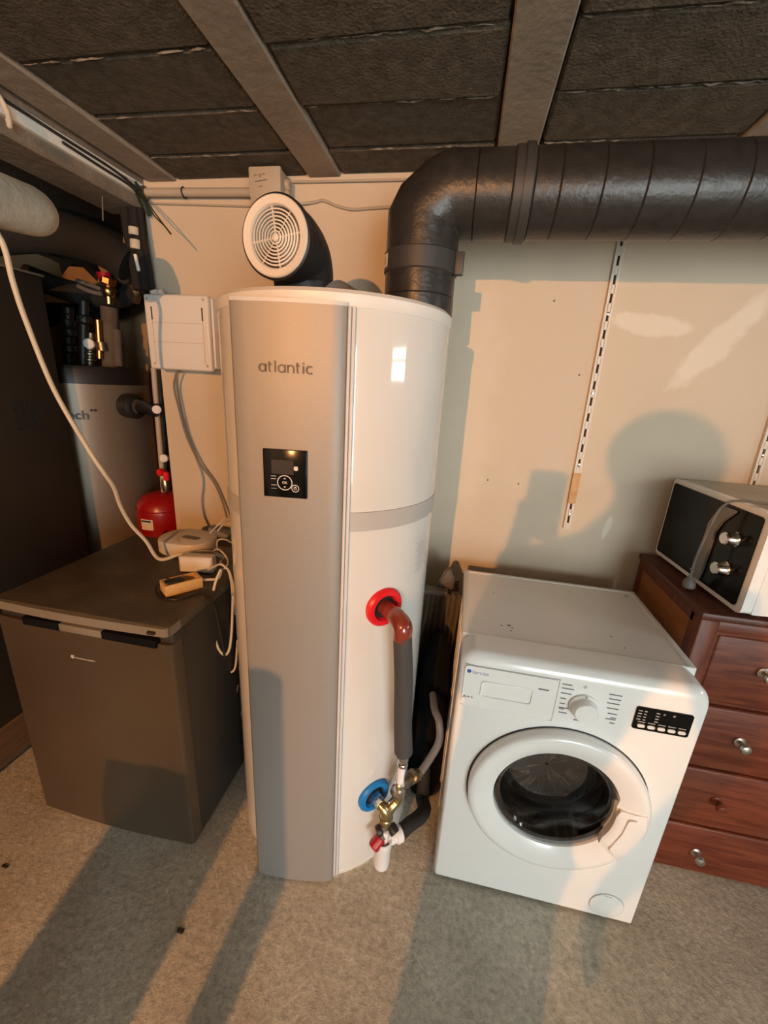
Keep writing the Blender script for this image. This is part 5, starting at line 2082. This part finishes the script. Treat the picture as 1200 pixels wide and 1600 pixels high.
bagp = [(0.9, 0.0), (1.0, 0.02), (1.05, 0.12), (1.0, 0.30), (0.98, 0.45), (0.85, 0.58), (0.6, 0.66), (0.35, 0.69), (0.12, 0.70)]
bagr = []
for f_, z_ in bagp:
    bagr.append([b.verts.new((-0.002 + 0.058 * f_ * math.cos(2 * math.pi * i / 28) * (1 + 0.05 * math.sin(5 * 2 * math.pi * i / 28 + z_ * 9)), 1.262 + 0.072 * f_ * math.sin(2 * math.pi * i / 28) * (1 + 0.06 * math.sin(7 * 2 * math.pi * i / 28 + z_ * 13)), z_)) for i in range(28)])
for k in range(len(bagr) - 1):
    for i in range(28):
        b.faces.new((bagr[k][i], bagr[k][(i + 1) % 28], bagr[k + 1][(i + 1) % 28], bagr[k + 1][i]))
b.faces.new(bagr[0][::-1])
b.faces.new(bagr[-1])
o = rebase(obj('black_bag', b, 'bag', smooth=60), V((0.0, 1.265, 0.0)))
tag(o, 'black plastic bag standing in the gap beside the washing machine', 'bag')

# small debris on the floor
for (px, py, lab_) in ((487, 603 + 850, None),):
    pass
p = atz(283, 1454, 0.004)
b = nb()
box(b, p.x - 0.012, p.x + 0.008, p.y - 0.006, p.y + 0.006, 0.0, 0.006, 0.002, 1)
o = rebase(obj('debris', b, 'dark', smooth=0), V((p.x, p.y, 0)))
tag(o, 'dark crumb of debris lying on the shaded concrete before the fridge', 'debris')
p = atz(8, 1353, 0.004)
b = nb()
box(b, p.x - 0.012, p.x + 0.010, p.y - 0.004, p.y + 0.004, 0.0, 0.005, 0.0015, 1)
o = rebase(obj('debris', b, 'dark', smooth=0), V((p.x, p.y, 0)))
tag(o, 'dark splinter lying on the floor at the left edge before the fridge', 'debris')



# ------------------------------------------------------------------ the photographer and added unseen blockers (their shadows fall into the picture)
per = thing('person', 'person in dark clothes holding a phone up in one hand behind the camera', 'person', (-0.07, -0.38, 0))


def skin(name, verts, edges, radii, m, parent, root=0, sub=2):
    me = bpy.data.meshes.new(name)
    me.from_pydata([tuple(v) for v in verts], edges, [])
    o_ = bpy.data.objects.new(name, me)
    COL.objects.link(o_)
    sk = o_.modifiers.new('skin', 'SKIN')
    sk.use_smooth_shade = True
    for i, r_ in enumerate(radii):
        me.skin_vertices[0].data[i].radius = r_ if isinstance(r_, tuple) else (r_, r_)
        me.skin_vertices[0].data[i].use_root = (i == root)
    sb = o_.modifiers.new('subsurf', 'SUBSURF')
    sb.levels = sb.render_levels = sub
    me.materials.append(M[m])
    dg = bpy.context.evaluated_depsgraph_get()
    me2 = bpy.data.meshes.new_from_object(o_.evaluated_get(dg))
    COL.objects.unlink(o_)
    bpy.data.objects.remove(o_)
    bb = nb()
    bb.from_mesh(me2)
    return obj(name, bb, m, parent, smooth=60)


M['skin'] = mat('skin', (0.52, 0.32, 0.23), 0.5)
M['coat'] = mat('dark_wool', (0.035, 0.035, 0.045), 0.9)
M['hair'] = mat('brown_hair', (0.04, 0.022, 0.012), 0.6)
M['shade_card'] = mat('shade_box_cardboard', (0.36, 0.24, 0.13), 0.85, noise=(8, (0.31, 0.20, 0.11)))
M['blocker'] = mat('shade_roll_wool', (0.16, 0.10, 0.09), 0.95, bump=(90, 0.4))
sv_ = []
se_ = []
sr_ = []


def sk(p, r_, to=None):
    sv_.append(V(p))
    sr_.append(r_)
    if to is not None:
        se_.append((to, len(sv_) - 1))
    return len(sv_) - 1


pel = sk((-0.07, -0.37, 0.93), (0.115, 0.12))
wst = sk((-0.062, -0.38, 1.10), (0.10, 0.10), pel)
che = sk((-0.02, -0.38, 1.30), (0.115, 0.11), wst)
nkb = sk((0.055, -0.37, 1.435), (0.085, 0.075), che)
nk = sk((0.085, -0.345, 1.51), 0.052, nkb)
hd = sk((0.10, -0.32, 1.575), (0.068, 0.080), nk)
hd2 = sk((0.10, -0.315, 1.635), (0.078, 0.095), hd)
sk((0.10, -0.32, 1.685), (0.055, 0.065), hd2)
sk((0.098, -0.222, 1.60), 0.016, hd2)          # nose
# legs: the left one straight, the right one just behind it
for hx, kx, ax2, fy_ in ((-0.105, -0.11, -0.11, -0.36), (-0.035, -0.045, -0.035, -0.46)):
    hip = sk((hx, -0.37, 0.86), 0.088, pel)
    kn_ = sk((kx, fy_ + 0.03, 0.47), 0.060, hip)
    cf = sk((kx, fy_, 0.32), 0.054, kn_)
    an = sk((ax2, fy_ - 0.01, 0.09), 0.042, cf)
    sk((ax2, fy_ + 0.12, 0.045), 0.042, an)
# left arm bent up to the phone
sh_ = sk((-0.115, -0.37, 1.385), 0.058, che)
elb_ = sk((-0.125, -0.28, 1.21), 0.046, sh_)
wr = sk((-0.085, -0.115, 1.345), 0.030, elb_)
pm = sk((-0.074, -0.065, 1.385), (0.034, 0.018), wr)
ex = -0.066
for f in range(4):
    zf = 1.375 + 0.021 * f
    a1_ = sk((ex - 0.012, -0.050, zf), 0.009, pm)
    a2_ = sk((ex - 0.012, -0.014, zf + 0.006), 0.0085, a1_)
    sk((ex + (0.012 + 0.004 * (f % 2)), -0.0035, zf + 0.010), 0.0075, a2_)
t1_ = sk((ex - 0.004, -0.060, 1.405), 0.011, pm)
sk((ex + 0.022, -0.045, 1.425), 0.009, t1_)
# right arm hanging, a little bent
sh_ = sk((0.185, -0.37, 1.40), 0.058, nkb)
elb_ = sk((0.255, -0.37, 1.13), 0.044, sh_)
wr = sk((0.165, -0.34, 0.87), 0.028, elb_)
pm = sk((0.148, -0.335, 0.80), (0.020, 0.036), wr)
for f in range(4):
    yf = -0.365 + 0.02 * f
    a1_ = sk((0.138, yf, 0.755), 0.009, pm)
    a2_ = sk((0.130, yf, 0.715 - 0.006 * (f in (1, 2))), 0.0085, a1_)
    sk((0.120, yf, 0.69 - 0.008 * (f in (1, 2))), 0.0075, a2_)
t1_ = sk((0.150, -0.30, 0.79), 0.011, pm)
sk((0.143, -0.285, 0.755), 0.009, t1_)
body = skin('body', sv_, se_, sr_, 'skin', per, 0, 2)
b = nb()
nn_ = 36
rowc = []
for z_, cx_, rx, ry in ((0.80, -0.07, 0.118, 0.15), (0.95, -0.07, 0.115, 0.145), (1.10, -0.062, 0.108, 0.13), (1.28, -0.035, 0.130, 0.135), (1.37, 0.015, 0.165, 0.125), (1.425, 0.045, 0.165, 0.10), (1.465, 0.07, 0.10, 0.085), (1.49, 0.08, 0.068, 0.068)):
    rowc.append([b.verts.new((cx_ + rx * math.cos(2 * math.pi * i / nn_), -0.37 + ry * math.sin(2 * math.pi * i / nn_), z_)) for i in range(nn_)])
for k in range(len(rowc) - 1):
    for i in range(nn_):
        b.faces.new((rowc[k][i], rowc[k][(i + 1) % nn_], rowc[k + 1][(i + 1) % nn_], rowc[k + 1][i]))
obj('jacket', b, 'coat', per, smooth=60)
for hx, kx, ax2, fy_ in ((-0.105, -0.11, -0.11, -0.36), (-0.035, -0.045, -0.035, -0.46)):
    b = nb()
    tube(b, [(hx, -0.37, 0.90), (hx, -0.365, 0.72), (kx, fy_ + 0.03, 0.47), (kx, fy_, 0.30), (ax2, fy_ - 0.01, 0.09)], [0.098, 0.088, 0.072, 0.066, 0.06], 18)
    obj('trouser_leg', b, 'coat', per, smooth=60)
for pts_ in ([(-0.10, -0.37, 1.39), (-0.115, -0.33, 1.30), (-0.125, -0.28, 1.21), (-0.105, -0.2, 1.27), (-0.088, -0.125, 1.335)], [(0.17, -0.37, 1.40), (0.222, -0.37, 1.27), (0.255, -0.37, 1.13), (0.21, -0.355, 0.99), (0.168, -0.341, 0.885)]):
    b = nb()
    tube(b, pts_, [0.070, 0.062, 0.056, 0.048, 0.040], 16)
    obj('sleeve', b, 'coat', per)
b = nb()
sphere(b, (0.10, -0.345, 1.625), 0.1, 0.98, 1.02, 0.90, 28, 18)
for v in b.verts:
    if v.co.y > -0.29 and v.co.z < 1.655:
        v.co.y = -0.29
obj('hair', b, 'hair', per, smooth=60)
b = nb()
for s_ in (-1, 1):
    sphere(b, (0.10 + s_ * 0.028, -0.238, 1.628), 0.011)
obj('eye', b, 'whiteprint', per)
b = nb()
tube(b, [(0.075, -0.236, 1.562), (0.10, -0.228, 1.565), (0.125, -0.236, 1.562)], 0.005, 8)
obj('mouth', b, 'darkred', per)
for ax2, fy_ in ((-0.11, -0.36), (-0.035, -0.46)):
    b = nb()
    sphere(b, (ax2, fy_ + 0.06, 0.045), 0.05, 0.9, 2.3, 0.9, 18, 12)
    for v in b.verts:
        v.co.z = max(v.co.z, 0.0)
    obj('shoe', b, 'black', per, smooth=60)
phone = thing('phone', 'black phone held upright in one hand behind the camera', 'phone', (-0.025, -0.02, 1.45))
b = nb()
prism(b, rrect(-0.066, 0.016, 1.362, 1.527, 0.012), -0.028, -0.019, 'y')
obj('case', b, 'black', phone, smooth=25)
b = nb()
prism(b, rrect(-0.062, 0.012, 1.366, 1.523, 0.009), -0.0288, -0.028, 'y')
obj('screen', b, 'blackgloss', phone, smooth=25)
b = nb()
prism(b, rrect(-0.028, 0.012, 1.486, 1.522, 0.008), -0.019, -0.016, 'y')
obj('lens_plate', b, 'blackgloss', phone, smooth=25)
for k_, (z0_, z1_, dx_) in enumerate(((0.0, 0.46, 0.0), (0.46, 0.90, 0.008))):  # added boxes, out of view, that cast the broad floor band
    bxt = thing('shade_box', ('lower' if k_ == 0 else 'upper') + ' cardboard box added unseen behind the camera to shade the floor', 'box', (-0.74, -0.42, z0_), group='boxes added behind the camera to shade the floor')
    b = nb()
    box(b, -0.857 + dx_, -0.624 + dx_, -0.56, -0.30, z0_ + 0.001, z1_ - 0.004, 0.004)
    obj('shade_carton', b, 'shade_card', bxt)
    b = nb()
    box(b, -0.765 + dx_, -0.715 + dx_, -0.562, -0.298, z1_ - 0.005, z1_ - 0.0005)
    obj('tape', b, 'tan', bxt)
b = nb()  # added upright roll, out of view, that casts the narrow floor band
lathe(b, [(0.030, 0.0), (0.034, 0.004), (0.034, 1.196), (0.030, 1.20)], V((-0.49, -0.36, 0)), n=28)
o = rebase(obj('shade_roll', b, 'blocker'), V((-0.49, -0.36, 0)))
tag(o, 'narrow added rug standing on end behind the camera', 'blocker')

# ------------------------------------------------------------------ the lamp that lights the room (behind the photographer)
lamp = thing('clamp_lamp', 'black cone shaped lamp with a warm bulb hanging from the ceiling', 'lamp', (LAMP.x, LAMP.y, CZ))
aim = (LAMP_AIM - LAMP).normalized()
b = nb()
lathe(b, [(0.018, -0.13), (0.022, -0.10), (0.035, -0.085), (0.075, -0.012), (0.073, -0.012), (0.033, -0.082)], LAMP, aim, 28, cap0=True, cap1=False)
obj('shade', b, 'black', lamp)
b = nb()
tube(b, [LAMP - aim * 0.12, LAMP - aim * 0.13 + V((0, 0, 0.04)), V((LAMP.x, LAMP.y - 0.11, CZ))], 0.006, 8)
obj('flex', b, 'black', lamp)
b = nb()
sphere(b, LAMP - aim * 0.045, 0.024, u=16, v=12)
M['bulb'] = mat('lit_bulb', (1.0, 0.8, 0.6), 0.4, emit=((1.0, 0.55, 0.22), 30.0))
obj('bulb', b, 'bulb', lamp)
ld = bpy.data.lights.new('lamp_light', 'SPOT')
ld.energy = BULB_W
ld.color = (1.0, 0.42, 0.13)
ld.spot_size = math.radians(98)
ld.spot_blend = 1.0
ld.shadow_soft_size = 0.02
lo = bpy.data.objects.new('lamp_light', ld)
COL.objects.link(lo)
lo.location = LAMP
lo.rotation_euler = aim.to_track_quat('-Z', 'Y').to_euler()
